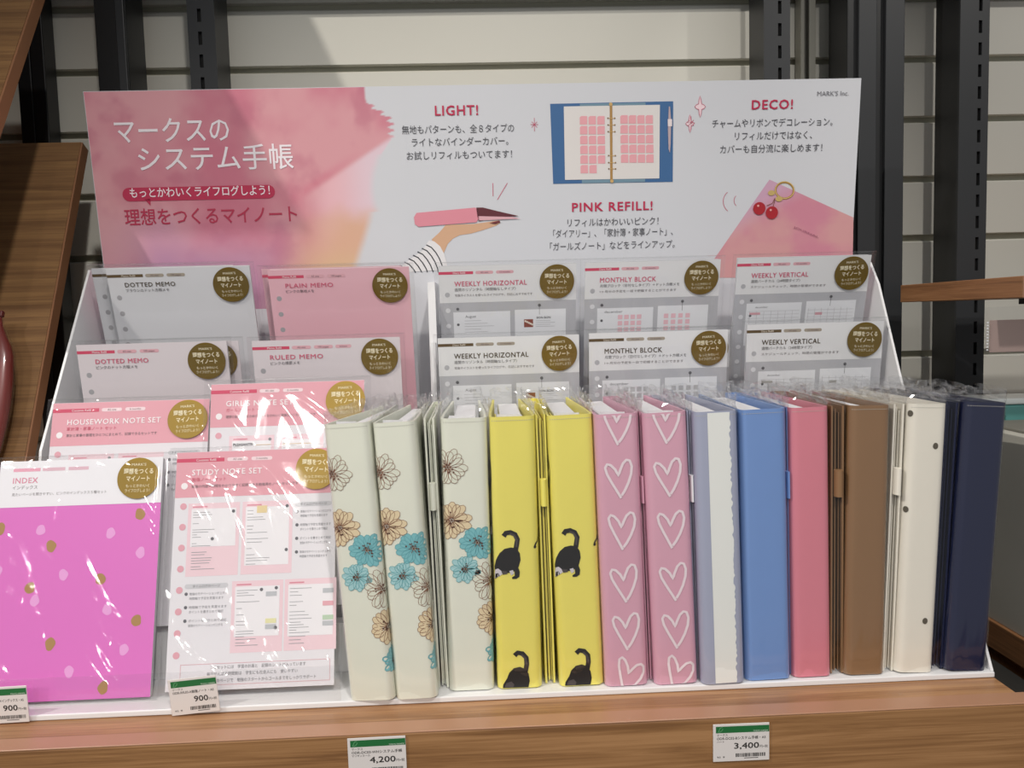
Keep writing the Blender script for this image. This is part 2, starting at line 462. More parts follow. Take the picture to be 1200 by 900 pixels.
# ------------------------------------------------------------------ right neighbour bay
t = thing('side_shelf', 'upper wooden shelf of the neighbouring bay on the right', 'shelf', (0.51, 0.76, 1.325))
MB().bbox(0, 0.8, 0.0, 0.225, 0.0, 0.0205, M_side, 0.0006, 1).build('deck', t)
MB().bbox(0.0, 0.8, -0.004, -0.0002, 0.0, 0.0205, M_strip, 0.0004, 1).build('edge_band', t)
MB().box(0.03, 0.78, 0.02, 0.05, -0.006, -0.0003, M_post).build('support_bar', t)
MB().box(0.76, 0.79, 0.0, 0.225, -1.325, -0.0065, M_side).build('end_panel', t)
t = thing('side_shelf', 'lower wooden shelf of the neighbouring bay, seen low on the right edge', 'shelf', (0.51, 0.70, 0.972))
MB().bbox(0, 0.745, 0.0, 0.33, 0.0, 0.028, M_side, 0.0006, 1).build('deck', t)
MB().box(0.02, 0.06, 0.05, 0.32, -0.972, -0.0005, M_side).build('leg_panel', t)
t = thing('grey_folder_box', 'plain grey box file standing on the lower right shelf', 'box', (0.5135, 0.705, 1.0))
MB().bbox(0, 0.11, 0, 0.155, 0.0, 0.1935, mat('grey_card', '#c6c4ba', 0.5, grain=0.04, scale=8), 0.001).build('body', t)
MB().bbox(0.012, 0.098, 0.008, 0.147, 0.1937, 0.1965, mat('grey_card_lid', '#7d7b73', 0.5), 0.0006, 1).build('lid', t)
t = thing('teal_pack', 'teal packet with a white lid behind the navy binder at the right edge', 'packet', (0.555, 0.868, 1.0))
MB().bbox(-0.03, 0.10, 0.0, 0.045, 0.0, 0.2105, mat('teal_ink', '#5f9a97', 0.3, grain=0.2, scale=22), 0.002).build('body', t)
MB().bbox(-0.031, 0.101, -0.001, 0.046, 0.211, 0.218, mat('pack_lid', '#e6ecec', 0.2), 0.002).build('lid', t)
for q in range(4):
    MB().box(-0.02 + q * 0.03, -0.0185 + q * 0.03, -0.0006, -0.0001, 0.01, 0.2, C('#35706e')).build('stripe', t)
# hanging clear packet below the upper side shelf
t = thing('hanging_packet', 'clear packet with a dull pink card hanging under the right upper shelf', 'packet', (0.553, 0.80, 1.268))
MB().bbox(-0.048, 0.09, 0.0005, 0.0015, 0.004, 0.036, mat('dusty_pink', '#a58f89', 0.5, grain=0.05), 0.0003, 1).build('card', t)
mb = MB(); mb.box(-0.052, 0.094, -0.001, 0.003, 0.0, 0.049, M_film); mb.build('film_sleeve', t)
mb = MB()
for q in range(10): mb.bbox(-0.0525, -0.0505, -0.0022, -0.0012, 0.006 + q * 0.003, 0.0075 + q * 0.003, M_edge, 0.0003, 1)
mb.build('crimped_seam', t)
MB().box(0.02, 0.03, -0.0005, 0.0, 0.049, 0.0565, M_post).build('hook', t)

# unseen shelf added above the frame (its front edge shades the top of the wall)
t = thing('shade_shelf', 'unseen wooden shelf added above the frame to shade the wall', 'shelf', (0, 0.86, 1.93))
MB().box(-0.40, 0.46, 0.0, 0.165, 0.0, 0.022, M_side).build('deck', t)

# ------------------------------------------------------------------ printed header board
BW, BH = 0.856, 0.36
bt = thing('header_board', 'wide printed header board, pink watercolour on the left and white on the right', 'sign', (-0.4190, 0.9755, 1.2185), (R(6.5), 0, 0))
MB().box(0, BW, 0.0, 0.003, 0, BH, M_board).build('panel', bt)
def bp(px, py):
    """reading off the print: photo position -> position on the board (metres from its lower left corner)"""
    v = 0.5
    for _ in range(3):
        xl = 98 + 20 * v; xr = 1010 - 15 * v
        u = (px - xl) / (xr - xl)
        v = (py - (108 - 16 * u)) / (207 - 2 * u)
    k = 0.0098  # slight perspective along the height
    return (u * BW, BH - v * 0.1975)
def B(*pp): return [bp(*p) for p in pp]

pinkA, pinkB, pinkC = rgb('#c87488'), rgb('#d69aa2'), rgb('#bb6a80')
mauve, peach, whiteb = rgb('#b487a6'), rgb('#d8ab8c'), rgb('#cfd1d7')
def board_ink(u, v):
    px = 98 + u / BW * 905; py = 100 + (BH - v) / 0.1975 * 205
    n = fbm(u * 14, v * 14, 3); n2 = fbm(u * 30 + 5, v * 30, 9)
    c = mixc(pinkA, pinkB, sstep(0.3, 0.75, n))
    c = mixc(c, pinkC, 0.6 * sstep(0.5, 0.8, n2) )
    c = mixc(c, mauve, sstep(225, 330, py + 60 * (n - .5)) * sstep(380, 250, px))
    c = mixc(c, rgb('#d9a3a6'), 0.6 * sstep(170, 105, px) * sstep(150, 260, py))
    # pale lobes right of the dark stroke's lower edge
    edge = 208 - (px - 359) * 0.60
    if px > 340:
        k = sstep(-4, 5, py - edge)
        pale = mixc(rgb('#e5b5bd'), rgb('#dfc7d2'), sstep(370, 425, px))
        c = mixc(c, pale, k * sstep(335, 375, px))
        c = mixc(c, rgb('#cf7488'), 0.5 * math.exp(-((py - edge + 5) / 6) ** 2) * sstep(420, 360, px))
    else:
        c = mixc(c, rgb('#cf7488'), 0.3 * math.exp(-((py - edge + 5) / 8) ** 2) * sstep(300, 340, px))
    # peach
    pk = sstep(225, 255, py + 20 * (n2 - .5)) * sstep(320 - (py - 240) * 0.5, 400 - (py - 240) * 0.45, px + 30 * (n - .5)) * .9
    c = mixc(c, mixc(peach, rgb('#d9b98e'), sstep(270, 315, py)), pk)
    # right boundary
    if py < 158: xr = 419 + 27 * sstep(112, 140, py) + 4 * math.sin(py * 0.9) * sstep(114, 122, py)
    elif py < 182: xr = 446 - (py - 158) * 0.75
    elif py < 240: xr = 427 - 6 * math.sin((py - 182) / 58 * 3.14) + 6 * (n - .5)
    else: xr = 420 - (py - 240) * 0.36
    soft = 2.0 if py < 175 else 9.0
    return mixc(c, whiteb, sstep(xr - soft, xr + soft * .5, px + 3 * (n2 - .5)))
ink_grid('watercolour_area', bt, 0.0005, 0.345, BH - 0.24, BH - 0.0005, 260, 180, -0.0001, board_ink)

rose, grey_t, wht = C('#bd2a50'), C('#4a4a50'), C('#efe8ee')
mb = MB(eps=0.00025)
def btext(body, px, py, ppx, hpx, m, bold=0.0, L=2, sp=1.0):
    """body starts at photo (px,py baseline) and is ppx wide, hpx em size"""
    a = bp(px, py); b = bp(px + ppx, py - ppx * 0.0185)
    mb.text(body, a[0], a[1], hpx * 0.000945, m, width=b[0] - a[0], bold=bold, L=L, sp=sp)
mb.fr = lambda u, v, l: (u, -l - 0.0001, v)
btext('マークスの', 134, 163, 130, 31, wht, 0.006)
btext('システム手帳', 160, 194, 177, 31, wht, 0.006)
a, b_ = bp(141, 230), bp(314, 209)
mb.pill(a[0], b_[0], a[1], b_[1] - 0.0022, C('#b92c50'), 2)
mb.poly([(bp(165, 227)), (bp(172, 235)), (bp(172, 227))], C('#b92c50'), 2)
btext('もっとかわいくライフログしよう！', 149, 225, 160, 12.5, C('#f3e4ea'), 0.012, 3)
btext('理想をつくるマイノート', 143, 256, 197, 21, C('#b3304f'), 0.010)
btext('LIGHT!', 502, 134, 50, 15.5, rose, 0.022, 2, 1.12)
btext('無地もパターンも、全８タイプの', 463, 154, 131, 10.5, grey_t)
btext('ライトなバインダーカバー。', 474, 168, 113, 10.5, grey_t)
btext('お試しリフィルもついてます！', 468, 183, 123, 10.5, grey_t)
btext('PINK REFILL!', 661, 243, 95, 14.5, rose, 0.022, 2, 1.12)
btext('リフィルはかわいいピンク！', 655, 260, 108, 10.5, grey_t)
btext('「ダイアリー」、「家計簿・家事ノート」、', 638, 273, 142, 10.5, grey_t)
btext('「ガールズノート」などをラインアップ。', 634, 288, 148, 10.5, grey_t)
btext('DECO!', 877, 127, 49, 15, rose, 0.022, 2, 1.12)
btext('チャームやリボンでデコレーション。', 829, 147, 145, 10.5, grey_t)
btext('リフィルだけではなく、', 856, 161, 93, 10.5, grey_t)
btext('カバーも自分流に楽しめます！', 838, 176, 123, 10.5, grey_t)
btext("MARK'S Inc.", 956, 112, 38, 7.5, C('#77777d'))
# small drawn marks
mb.stroke(B((568, 210), (568, 225)), 0.0008, C('#c4667c'))
mb.stroke(B((585, 210), (573, 229)), 0.0008, C('#c4667c'))
for k in range(4):
    a_ = k * math.pi / 4
    for (cx, cy) in ((618, 144), (804, 142)):
        dx, dy = 4.5 * math.cos(a_), (7.5 if k == 2 else 4.5) * math.sin(a_)
        mb.stroke(B((cx - dx, cy - dy), (cx + dx, cy + dy)), 0.0006, C('#c4667c'))
for (cx, cy, w_, h_) in ((815, 124, 6.5, 12), (802.5, 143, 5, 10)):
    p = []
    for k in range(4):
        a0 = k * math.pi / 2
        for q in range(6):
            tt = q / 6; aa = a0 + tt * math.pi / 2
            rr = 1 - 0.62 * math.sin(tt * math.pi)
            p.append((cx + w_ * rr * math.cos(aa), cy + h_ * rr * math.sin(aa)))
    mb.fan(bp(cx, cy), B(*p), C('#ecd3da'), 1)
    mb.stroke(B(*p), 0.0006, C('#c4667c'), 2, True)
mb.stroke([bp(855 - 14 * math.cos(q), 232 - 14 * math.sin(q)) for q in [x * .2 - .9 for x in range(10)]], 0.0007, C('#c4667c'))
mb.stroke([bp(862 - 8 * math.cos(q), 231 - 8 * math.sin(q)) for q in [x * .2 - .8 for x in range(9)]], 0.0006, C('#c4667c'))
mb.build('lettering', bt)
# printed picture: hand with a pink binder
mb = MB(frame=lambda u, v, l: (u, -l - 0.0001, v), eps=0.0002)
skin = C('#d2a888')
sk = [(509, 291), (500, 281), (495, 275), (504, 267), (512, 258), (545, 257), (574, 253), (576, 256), (571, 259), (556, 264), (542, 268), (528, 270), (520, 274), (514, 280)]
mb.poly(B(*sk), skin, 1)
sl_ = [(452, 314), (458, 307), (470, 298), (484, 288), (492, 276), (498, 277), (505, 283), (510, 293), (513, 306), (504, 311)]
mb.poly(B(*sl_), C('#e4e2e4'), 2)
cuff = [(494, 277), (500, 280), (505, 286), (509, 293), (512, 301), (513, 307)]
for q in range(1, 9):
    pts = [(x - 5.2 * q, y + 4.0 * q + .2) for x, y in cuff]
    cut = []
    for a_, b_ in zip(pts, pts[1:]):
        for w_ in range(4):
            x = a_[0] + (b_[0] - a_[0]) * w_ / 4; y = a_[1] + (b_[1] - a_[1]) * w_ / 4
            if y < 314: cut.append((x, y))
    if len(cut) > 1: mb.stroke(B(*cut), 0.0012, C('#2c3038'), 3)
mb.poly(B((478, 244), (547, 238), (551, 242), (551, 250), (548, 255), (480, 260), (476, 257), (475, 249)), C('#db8c9b'), 4)
mb.poly(B((548, 238), (556, 238), (572, 242), (598, 248), (574, 249), (551, 254), (549, 248)), C('#5e2630'), 4)
mb.poly(B((551, 248), (590, 249), (600, 251), (575, 252), (551, 253)), C('#d9a9b2'), 5)
mb.poly(B((563, 256), (575, 253), (576, 255), (570, 257)), C('#6d2630'), 5)
mb.build('picture_hand', bt)
# printed picture: open blue binder
mb = MB(frame=lambda u, v, l: (u, -l - 0.0001, v), eps=0.0002)
mb.poly(B((637, 121), (783, 118), (781, 209), (639, 211)), C('#3a6596'), 1)
mb.poly(B((672, 121), (750, 119.5), (748, 209), (673, 210.5)), C('#6f8ea0'), 2)
mb.poly(B((653, 124), (767, 122), (765, 205), (653, 206.5)), C('#dcd8d6'), 3)
pk = C('#e3a3ab')
for r_ in range(6):
    for c_ in range(7):
        if r_ == 5 and c_ > 1: continue
        x0 = 671 + c_ * 10.3 if c_ < 3 else 719 + (c_ - 3) * 10
        y0 = 134 + r_ * 11 - (1 if c_ > 2 else 0)
        mb.poly(B((x0 + .6, y0 + 2), (x0 + 2.5, y0 + .6), (x0 + 9.4, y0 + .6), (x0 + 9.4, y0 + 10), (x0 + .6, y0 + 10)), pk, 4)
mb.poly(B((707.3, 121), (710.3, 121), (709.3, 209), (706.5, 209)), C('#a98248'), 5)
for q, yy in enumerate((137, 144.5, 152, 179, 187, 194)):
    for xx in (705, 713):
        c_ = bp(xx, yy); mb.disc(c_[0], c_[1], 0.0009, C('#7a6045'), 5, 8)
    mb.stroke(B((706, yy), (713, yy)), 0.0006, C('#c9a56a'), 6)
for yy in (121.5, 208): c_ = bp(708.5, yy); mb.disc(c_[0], c_[1], 0.002, C('#c9a56a'), 6, 10)
mb.poly(B((777.5, 124), (779, 124), (780, 140), (779, 165), (778, 176), (776.5, 172), (776, 150)), C('#b9a6ab'), 5)
mb.poly(B((776, 138), (781, 138), (781, 146), (776, 146)), C('#e6dadb'), 6)
mb.build('picture_open_binder', bt)
# printed picture: pink notebook corner and cherry charm
def nb_warp(a, b):
    P0, P1, P2, P3 = bp(813, 322), bp(995.5, 322), bp(897, 206.5), bp(998, 251)
    e = 0.0
    return tuple((P0[k] * (1 - a) + P1[k] * a) * (1 - b) + (P2[k] * (1 - a) + P3[k] * a) * b for k in (0, 1))
def nb_ink(u, v):
    n = fbm(u * 26, v * 26, 21); n2 = fbm(u * 12, v * 12, 5)
    c = mixc(rgb('#d09a9c'), rgb('#cb8598'), sstep(.35, .7, n))
    c = mixc(c, rgb('#c9a0b8'), sstep(-0.025, 0.01, (v - bp(893, 232)[1]) - (u - bp(893, 232)[0]) * 0.55))
    return mixc(c, rgb('#bf5a7e'), 0.75 * sstep(.48, .75, n2) * sstep(bp(900, 240)[0], bp(960, 240)[0], u))
ink_grid('picture_notebook', bt, 0, 1, 0, 1, 90, 70, -0.0002, nb_ink, warp=nb_warp)
mb = MB(frame=lambda u, v, l: (u, -l - 0.0002, v), eps=0.0002)
gold = C('#a9823f')
mb.stroke([bp(915 + 11 * math.cos(q * .3), 219 + 9.5 * math.sin(q * .3)) for q in range(21)], 0.0022, gold, 2, True)
mb.stroke([bp(915 + 11.4 * math.cos(q * .3), 218.6 + 9.8 * math.sin(q * .3)) for q in range(21)], 0.0006, C('#e3c98a'), 3, True)
for (cx, cy) in ((899, 222), (908, 229)):
    c_ = bp(cx, cy); mb.disc(c_[0], c_[1], 0.0042, C('#c2a868'), 4, 12, 0.003)
mb.stroke(B((903, 228), (900, 234), (893, 237)), 0.0008, C('#7c4a3c'), 4)
mb.stroke(B((903, 228), (902, 234), (900, 240)), 0.0008, C('#7c4a3c'), 4)
for (cx, cy) in ((884, 240), (899, 245)):
    c_ = bp(cx, cy); mb.disc(c_[0], c_[1], 0.0072, C('#a81e2a'), 5, 20)
    mb.disc(c_[0] - 0.0015, c_[1] + 0.003, 0.0013, C('#e0a3a0'), 6, 8)
a = bp(925, 263); mb.text('JOURNAL', a[0], a[1], 0.0034, C('#9a5a72'), width=0.030, shear=-0.42, L=5)
mb.build('picture_cherry_charm', bt)
MB().box(0.1, 0.115, 0.0035, 0.03, 0, 0.06, M_board).build('foot', bt)
MB().box(BW - 0.115, BW - 0.1, 0.0035, 0.03, 0, 0.06, M_board).build('foot', bt)

# ------------------------------------------------------------------ white stepped box
xt = thing('display_box', 'white stepped cardboard display box holding the refill packs and binders', 'box', (0, 0, ZS + 0.0003))
BX0, BX1, BF, BB = -0.4235, 0.4405, 0.682, 0.9955
# base slab
MB().bbox(BX0, BX1, BF, BB, 0, 0.0048, M_box, 0.0008).build('base', xt)
MB().box(BX0 + 0.003, BX1 - 0.003, 0.9885, 0.9915, 0.005, 0.216, M_box).build('back_panel', xt)
zz0 = ZS
def side(x0, x1, pts, name):
    mb = MB(); mb.prism([(y, z - zz0) for y, z in pts], x0, x1, 'X', M_box); mb.build(name, xt)
prof = [(0.684, 1.000), (0.692, 1.003), (0.755, 1.006), (0.802, 1.205), (0.928, 1.384), (0.9875, 1.384), (0.9875, 1.000)]
side(BX0, BX0 + 0.0025, prof, 'side_panel')
profR = [(0.684, 1.000), (0.700, 1.030), (0.76, 1.06), (0.836, 1.226), (0.895, 1.345), (0.915, 1.370), (0.9875, 1.370), (0.9875, 1.000)]
side(BX1 - 0.0025, BX1, profR, 'side_panel')
# steps: (y front, y back, z top, x range)
for (ya, yb, zt_, xa, xb) in ((0.742, 0.757, 1.046, BX0 + 0.003, -0.085), (0.835, 0.883, 1.092, BX0 + 0.003, -0.0425), (0.889, 0.985, 1.150, BX0 + 0.003, -0.0425),
                             (0.858, 0.905, 1.092, -0.042, BX1 - 0.003), (0.9055, 0.985, 1.158, -0.042, BX1 - 0.003)):
    MB().box(xa, xb, ya, yb, 0.0052, zt_ - zz0, M_box).build('step', xt)
MB().box(BX0 + 0.002, -0.126, 0.6832, 0.6840, 0.005, 0.036, M_film).build('clear_lip', xt)
# white dividers seen between the columns of packs
MB().box(-0.0535, -0.0455, 0.900, 0.985, 0.16, 0.365, M_box).build('divider', xt)
MB().box(-0.0515, -0.0465, 0.887, 0.899, 0.10, 0.30, M_box).build('divider', xt)

# ------------------------------------------------------------------ refill packs
M_gold = mat('gold_foil', '#8d7434', 0.42, 0.75)
stk_txt = C('#efe6c8')
def crease_field(w, h, n, seed, amp):
    rnd = random.Random(seed); L = []
    for _ in range(n):
        cx, cz = rnd.uniform(0, w), rnd.uniform(0, h)
        a = R(rnd.uniform(-75, -35)); ln = rnd.uniform(.02, .07); wd = rnd.uniform(.0012, .003)
        L.append((cx, cz, math.cos(a), math.sin(a), ln, wd, amp * rnd.uniform(.4, 1), rnd.uniform(-6, 6)))
    def f(x, z):
        t = 0
        for cx, cz, ca, sa, ln, wd, am, cv in L:
            dx, dz = x - cx, z - cz
            s = dx * ca + dz * sa
            if abs(s) > 2 * ln: continue
            q = -dx * sa + dz * ca - cv * s * s
            if abs(q) > 4 * wd: continue
            t += am * math.exp(-(s / ln) ** 2 * 1.5 - (q / wd) ** 2)
        return t
    return f
def sleeve(parent, w, h, x0, z0, depth_f, depth_b, m, seed, amp=0.0006, n=14, nx=44, nz=60):
    fld = crease_field(w, h, n, seed, amp)
    vs = []; fs = []
    for j in range(nz + 1):
        for i in range(nx + 1):
            u, v = i / nx, j / nz
            e = min(u, 1 - u, v, 1 - v); k = sstep(0, 0.07, e)
            y = -(depth_f * k + 0.0002) - k * (fld(u * w, v * h) + 0.0006 * (fbm(u * 5, v * 5, seed) - .5))
            vs.append((x0 + u * w, y, z0 + v * h))
    for j in range(nz):
        for i in range(nx):
            a = j * (nx + 1) + i; fs.append((a, a + 1, a + nx + 2, a + nx + 1))
    mb = MB(); mb.add(vs, fs, m, True)
    # back of the bag and its welded rim
    mb.add([(x0, 0.0, z0), (x0 + w, 0.0, z0), (x0 + w, 0, z0 + h), (x0, 0, z0 + h),
            (x0 + .002, depth_b, z0 + .002), (x0 + w - .002, depth_b, z0 + .002), (x0 + w - .002, depth_b, z0 + h - .002), (x0 + .002, depth_b, z0 + h - .002)],
           [(0, 1, 5, 4), (1, 2, 6, 5), (3, 7, 6, 2), (0, 4, 7, 3), (4, 5, 6, 7)], m)
    return mb.build('film_sleeve', parent)

STK = None
def sticker(parent, u, v, r=0.0187):
    global STK
    if STK is None:
        mb = MB(frame=lambda a, b, l: (a, -l, b), eps=0.00015)
        n = 40
        ring = [(r * math.cos(6.2832 * i / n), r * math.sin(6.2832 * i / n)) for i in range(n)]
        mb.add([(a, 0, b) for a, b in ring] + [(a, -0.0003, b) for a, b in ring],
               [(i, (i + 1) % n, n + (i + 1) % n, n + i) for i in range(n)] + [tuple(n + i for i in range(n))], M_gold)
        o = mb.build('sticker')
        mb = MB(frame=lambda a, b, l: (a, -0.0004, b))
        mb.text("MARK'S", 0, .0112, .0034, stk_txt, width=.013, align='C')
        mb.text('理想をつくる', 0, .0042, .0056, stk_txt, width=.0265, align='C', bold=.018)
        mb.text('マイノート', 0, -.0024, .0054, stk_txt, width=.021, align='C', bold=.018)
        mb.text('もっとかわいく', 0, -.0082, .0034, stk_txt, width=.021, align='C', bold=.0)
        mb.text('ライフログしよう！', 0, -.0125, .0034, stk_txt, width=.022, align='C', bold=.0)
        q = mb.build('lettering', o)
        STK = (o, q)
        s, l = o, q
    else:
        s = STK[0].copy(); COL.objects.link(s)
        l = STK[1].copy(); COL.objects.link(l); l.parent = s
    s.parent = parent; s.location = (u, -0.0016, v)
    s.rotation_euler = (0, R(random.uniform(-3, 3)), 0)
    return s

def pack(label, x, y, z, lean, yaw=0.0, roll=0.0, kind='memo', pal='pink', title='', sub='', small='', bar='Memo Refill', p1='A5 size', p2='100 pages',
         p3=None, tw=None, film_m=None, seed=1, amp=0.0005, ncre=10, cw=0.148, ch=0.208, thick=0.006, cardcol=None, bw=0.152):
    """x = left edge of the card at its top, y, z = top edge. local origin: lower left corner of the card"""
    a = R(-lean)
    t = thing('refill_pack', label, 'refill pack', group='refill packs standing in the rows of the white box')
    t.rotation_euler = (a, R(roll), R(yaw))
    M = Euler((a, R(roll), R(yaw))).to_matrix()
    t.location = Vector((x, y, z)) - M @ Vector((0, 0, ch))
    ink = {'pink': '#cf4766', 'brown': '#5a4524'}[pal]; pillc = {'pink': '#dcaab4', 'brown': '#a3998b'}[pal]
    titc = {'pink': '#d0607c', 'brown': '#4a3d28'}[pal]
    base = cardcol or '#d2d3d8'
    MB().bbox(0.0008, cw - 0.0008, 0.0008, thick, 0.0008, ch - 0.0008, M_paper2, 0.0005, 1).build('paper_stack', t)
    MB().box(0, cw, -0.0002, 0.0006, 0, ch, C(base, .6)).build('cover_card', t)
    mb = MB(frame=lambda u, v, l: (u, -0.0002 - l, v), eps=0.0001)
    T = lambda d: ch - d * 0.001        # d millimetres below the top edge
    mm = 0.001
    if kind == 'memo' :
        mb.rect(0, 37 * mm, T(9.3), T(6.2), C(ink), 1)
        for q in range(9): mb.disc(9 * mm, T(31 + q * 17.2), 2.7 * mm, C('#a4a3a8' if base != '#e0a9b7' else '#cf98a8'), 1, 12)
        tl, ty, th = 17, 19.5, 5.0
    elif kind == 'diary':
        mb.rect(0, cw, T(40.5), T(0.2), C('#dfe0e3', .6), 1)
        mb.rect(0, 37 * mm, T(9.3), T(6.2), C(ink), 2)
        for q in range(9): mb.disc(8.5 * mm, T(31.5 + q * 17.4), 2.7 * mm, C('#b1b2b8' if q == 0 else '#d8d9de'), 2, 12)
        mb.rect(14 * mm, 76 * mm, T(100), T(51), C('#e3e5ea'), 2); mb.rect(81 * mm, 137 * mm, T(100), T(50), C('#e3e5ea'), 2)
        mb.disc(19 * mm, T(47.5), 1.7 * mm, C('#5b5b60'), 3, 10); mb.disc(108 * mm, T(45.5), 1.7 * mm, C('#5b5b60'), 3, 10)
        mb.rect(107.8 * mm, 108.2 * mm, T(56), T(46), C('#5b5b60'), 3)
        mb.disc(19 * mm, T(65), 1.5 * mm, C('#5b5b60'), 3, 10)
        if 'HORIZ' in title:
            mb.text('August', 27 * mm, T(57.5), .0042, C('#6a6a70'), L=3)
            for q in range(5): mb.rect(26 * mm, (44 + 7 * (q % 3)) * mm, T(61 + q * 3.2), T(60.7 + q * 3.2), C('#9a9aa0'), 3)
            mb.rect(91 * mm, 101 * mm, T(70), T(61), C('#8d4a3c'), 3)
            for q in range(5): mb.disc((92.5 + 1.9 * q) * mm, T(63 + (q * 7) % 6), 1.2 * mm, C('#e0d4c6'), 4, 8)
            mb.text('BON BON', 105 * mm, T(60.5), .0034, C('#55555a'), L=3, bold=.02)
            for q in range(4): mb.rect(104 * mm, (120 + 5 * (q % 2)) * mm, T(63 + q * 2.2), T(62.7 + q * 2.2), C('#9a9aa0'), 3)
        elif 'BLOCK' in title:
            mb.text('december', 22 * mm, T(56.5), .004, C('#77777d'), L=3, width=.02)
            cc = C('#e6bcc6') if pal == 'pink' else C('#b9b9bd')
            for r_ in range(4):
                for c_ in range(8):
                    xx = (21 + c_ * 7 if c_ < 4 else 88 + (c_ - 4) * 8)
                    mb.rect(xx * mm + (.016 if c_ < 4 else 0), (xx + 5) * mm + (.016 if c_ < 4 else 0), T(64 + r_ * 7), T(59 + r_ * 7), cc, 3)
        else:
            mb.text('december', 24 * mm, T(56.5), .003, C('#77777d'), L=3, width=.014)
            for c_ in range(7):
                xx = 18 + c_ * 8 if c_ < 7 else 0
                mb.rect(xx * mm, (xx + .25) * mm, T(98), T(60), C('#a5a5aa'), 3)
                mb.rect((84 + c_ * 7.3) * mm, (84.25 + c_ * 7.3) * mm, T(98), T(58), C('#a5a5aa'), 3)
            for q in range(8):
                mb.rect(16 * mm, 74 * mm, T(60.3 + q * 4), T(60 + q * 4), C('#b9b9be'), 3); mb.rect(83 * mm, 135 * mm, T(60.3 + q * 4), T(60 + q * 4), C('#b9b9be'), 3)
            mb.rect(18 * mm, 30 * mm, T(64), T(61.5), C('#d7a3ad' if pal == 'pink' else '#aaa9a4'), 3); mb.rect(92 * mm, 100 * mm, T(66), T(63), C('#d7a3ad' if pal == 'pink' else '#aaa9a4'), 3)
        tl, ty, th = 16.5, 22.2, 5.7
    elif kind in ('set', 'study'):
        mb.rect(0, cw, T(41.5), T(0.2), C('#dfa0ad', .5), 1)
        mb.rect(0, 43 * mm, T(9.4), T(6.0), C('#cc4264'), 2)
        for q in range(9): mb.disc(8 * mm, T(31 + q * 18.4), 3.0 * mm, C('#f0ecef' if q == 0 else '#dda3b0'), 2, 14)
        tl, ty, th = 14.5, 21.5, 5.6
        titc = '#f6eef1'
        fr = C('#eacdd6'); gl = C('#9d9da3')
        rnd = random.Random(seed)
        def page(x0, x1, y0, y1, dense):
            mb.rect(x0 * mm, x1 * mm, T(y1), T(y0), fr, 1)
            mb.rect((x0 + 3) * mm, (x1 - 3) * mm, T(y1 - (y1 - y0) * dense), T(y0 + 5), C('#ebe9ee'), 2)
            mb.rect((x0 + 4) * mm, (x0 + 17) * mm, T(y0 + 3.8), T(y0 + 2.6), C('#d98a9c'), 2)
            q = y0 + 8
            while q < y1 - 5:
                ln = rnd.uniform(6, (x1 - x0) - 10)
                mb.rect((x0 + 4.5) * mm, (x0 + 4.5 + ln * .6) * mm, T(q + .5), T(q), gl, 3); q += rnd.choice((2.2, 3.0, 5.5))
        def bullets(x0, x1, y0, n, step, lines):
            mb.pill(x0 * mm, x1 * mm, T(y0 + 4), T(y0), C('#c9c9cf'), 2)
            mb.text('タイムログのページ', (x0 + x1) / 2 * mm, T(y0 + 3.1), .0028, C('#55555b'), align='C', L=3, width=min(.024, (x1 - x0) * .0008))
            for q in range(n):
                yy = y0 + 8.5 + q * step
                mb.disc((x0 + 1.6) * mm, T(yy), 1.5 * mm, C('#63636a'), 2, 10)
                for r_ in range(lines):
                    mb.text(['勉強のモチベーションが上がる', '時間軸で予定を見直せます', 'ポイントを書きとめて暗記'][(q + r_) % 3], (x0 + 4.5) * mm, T(yy + 1 + r_ * 4), .0026, C('#8a8a90'), width=(x1 - x0 - 5 - 3 * (r_ == lines - 1)) * mm, L=2)
        if kind == 'study':
            page(12.5, 58.5, 47, 111.5, .4); page(61, 106, 47, 111.5, .12)
            mb.rect(74 * mm, 83 * mm, T(57.5), T(51), C('#e3cf9f'), 4)
            for (xx, yy) in ((53, 55), (101, 52), (35, 79), (101, 91)): mb.disc(xx * mm, T(yy), 1.5 * mm, C('#63636a'), 4, 10)
            bullets(108.5, 141, 49, 4, 12, 2)
            bullets(12.5, 50.5, 118, 3, 11.5, 2)
            page(54, 99, 117, 178, .22); page(100.5, 146, 117, 178, .2)
            for (xx, yy, c_) in ((84, 127, '#b9bcc2'), (84, 150, '#e2dfae'), (84, 155, '#b9bcc2'), (134, 126, '#b9bcc2'), (134, 137, '#dfa6b2'), (134, 149, '#b7cdb4'), (134, 154, '#b9bcc2')):
                mb.rect(xx * mm, (xx + 9.5) * mm, T(yy + 4), T(yy), C(c_), 4)
            for (xx, yy) in ((80, 125), (93, 124), (93, 158)): mb.disc(xx * mm, T(yy), 1.5 * mm, C('#63636a'), 4, 10)
            for (u0, u1, v0, v1) in ((12, 141, 186, 186.4), (12, 141, 203.5, 203.9), (12, 12.4, 186, 203.9), (140.6, 141, 186, 203.9)):
                mb.rect(u0 * mm, u1 * mm, T(v1), T(v0), C('#d9a3ae'), 2)
            mb.text('このセットには　学習の計画と　記録のシートが入っています', 38 * mm, T(190.5), .0034, C('#6a6a70'), width=.082)
            mb.text('毎日がんばる時間割は　学生にも社会人にも　使いやすい', 35 * mm, T(196), .0034, C('#6a6a70'), width=.078)
            mb.text('１年分のページで　勉強のスタートからゴールまでをしっかりサポート', 35 * mm, T(201.5), .0034, C('#6a6a70'), width=.094)
        else:
            page(18, 60, 50, 110, .2); page(64, 106, 50, 110, .2)
            mb.text('PLEASANTRY', 22 * mm, T(59.5), .0034, C('#44444a'), L=4, bold=.03, width=.02)
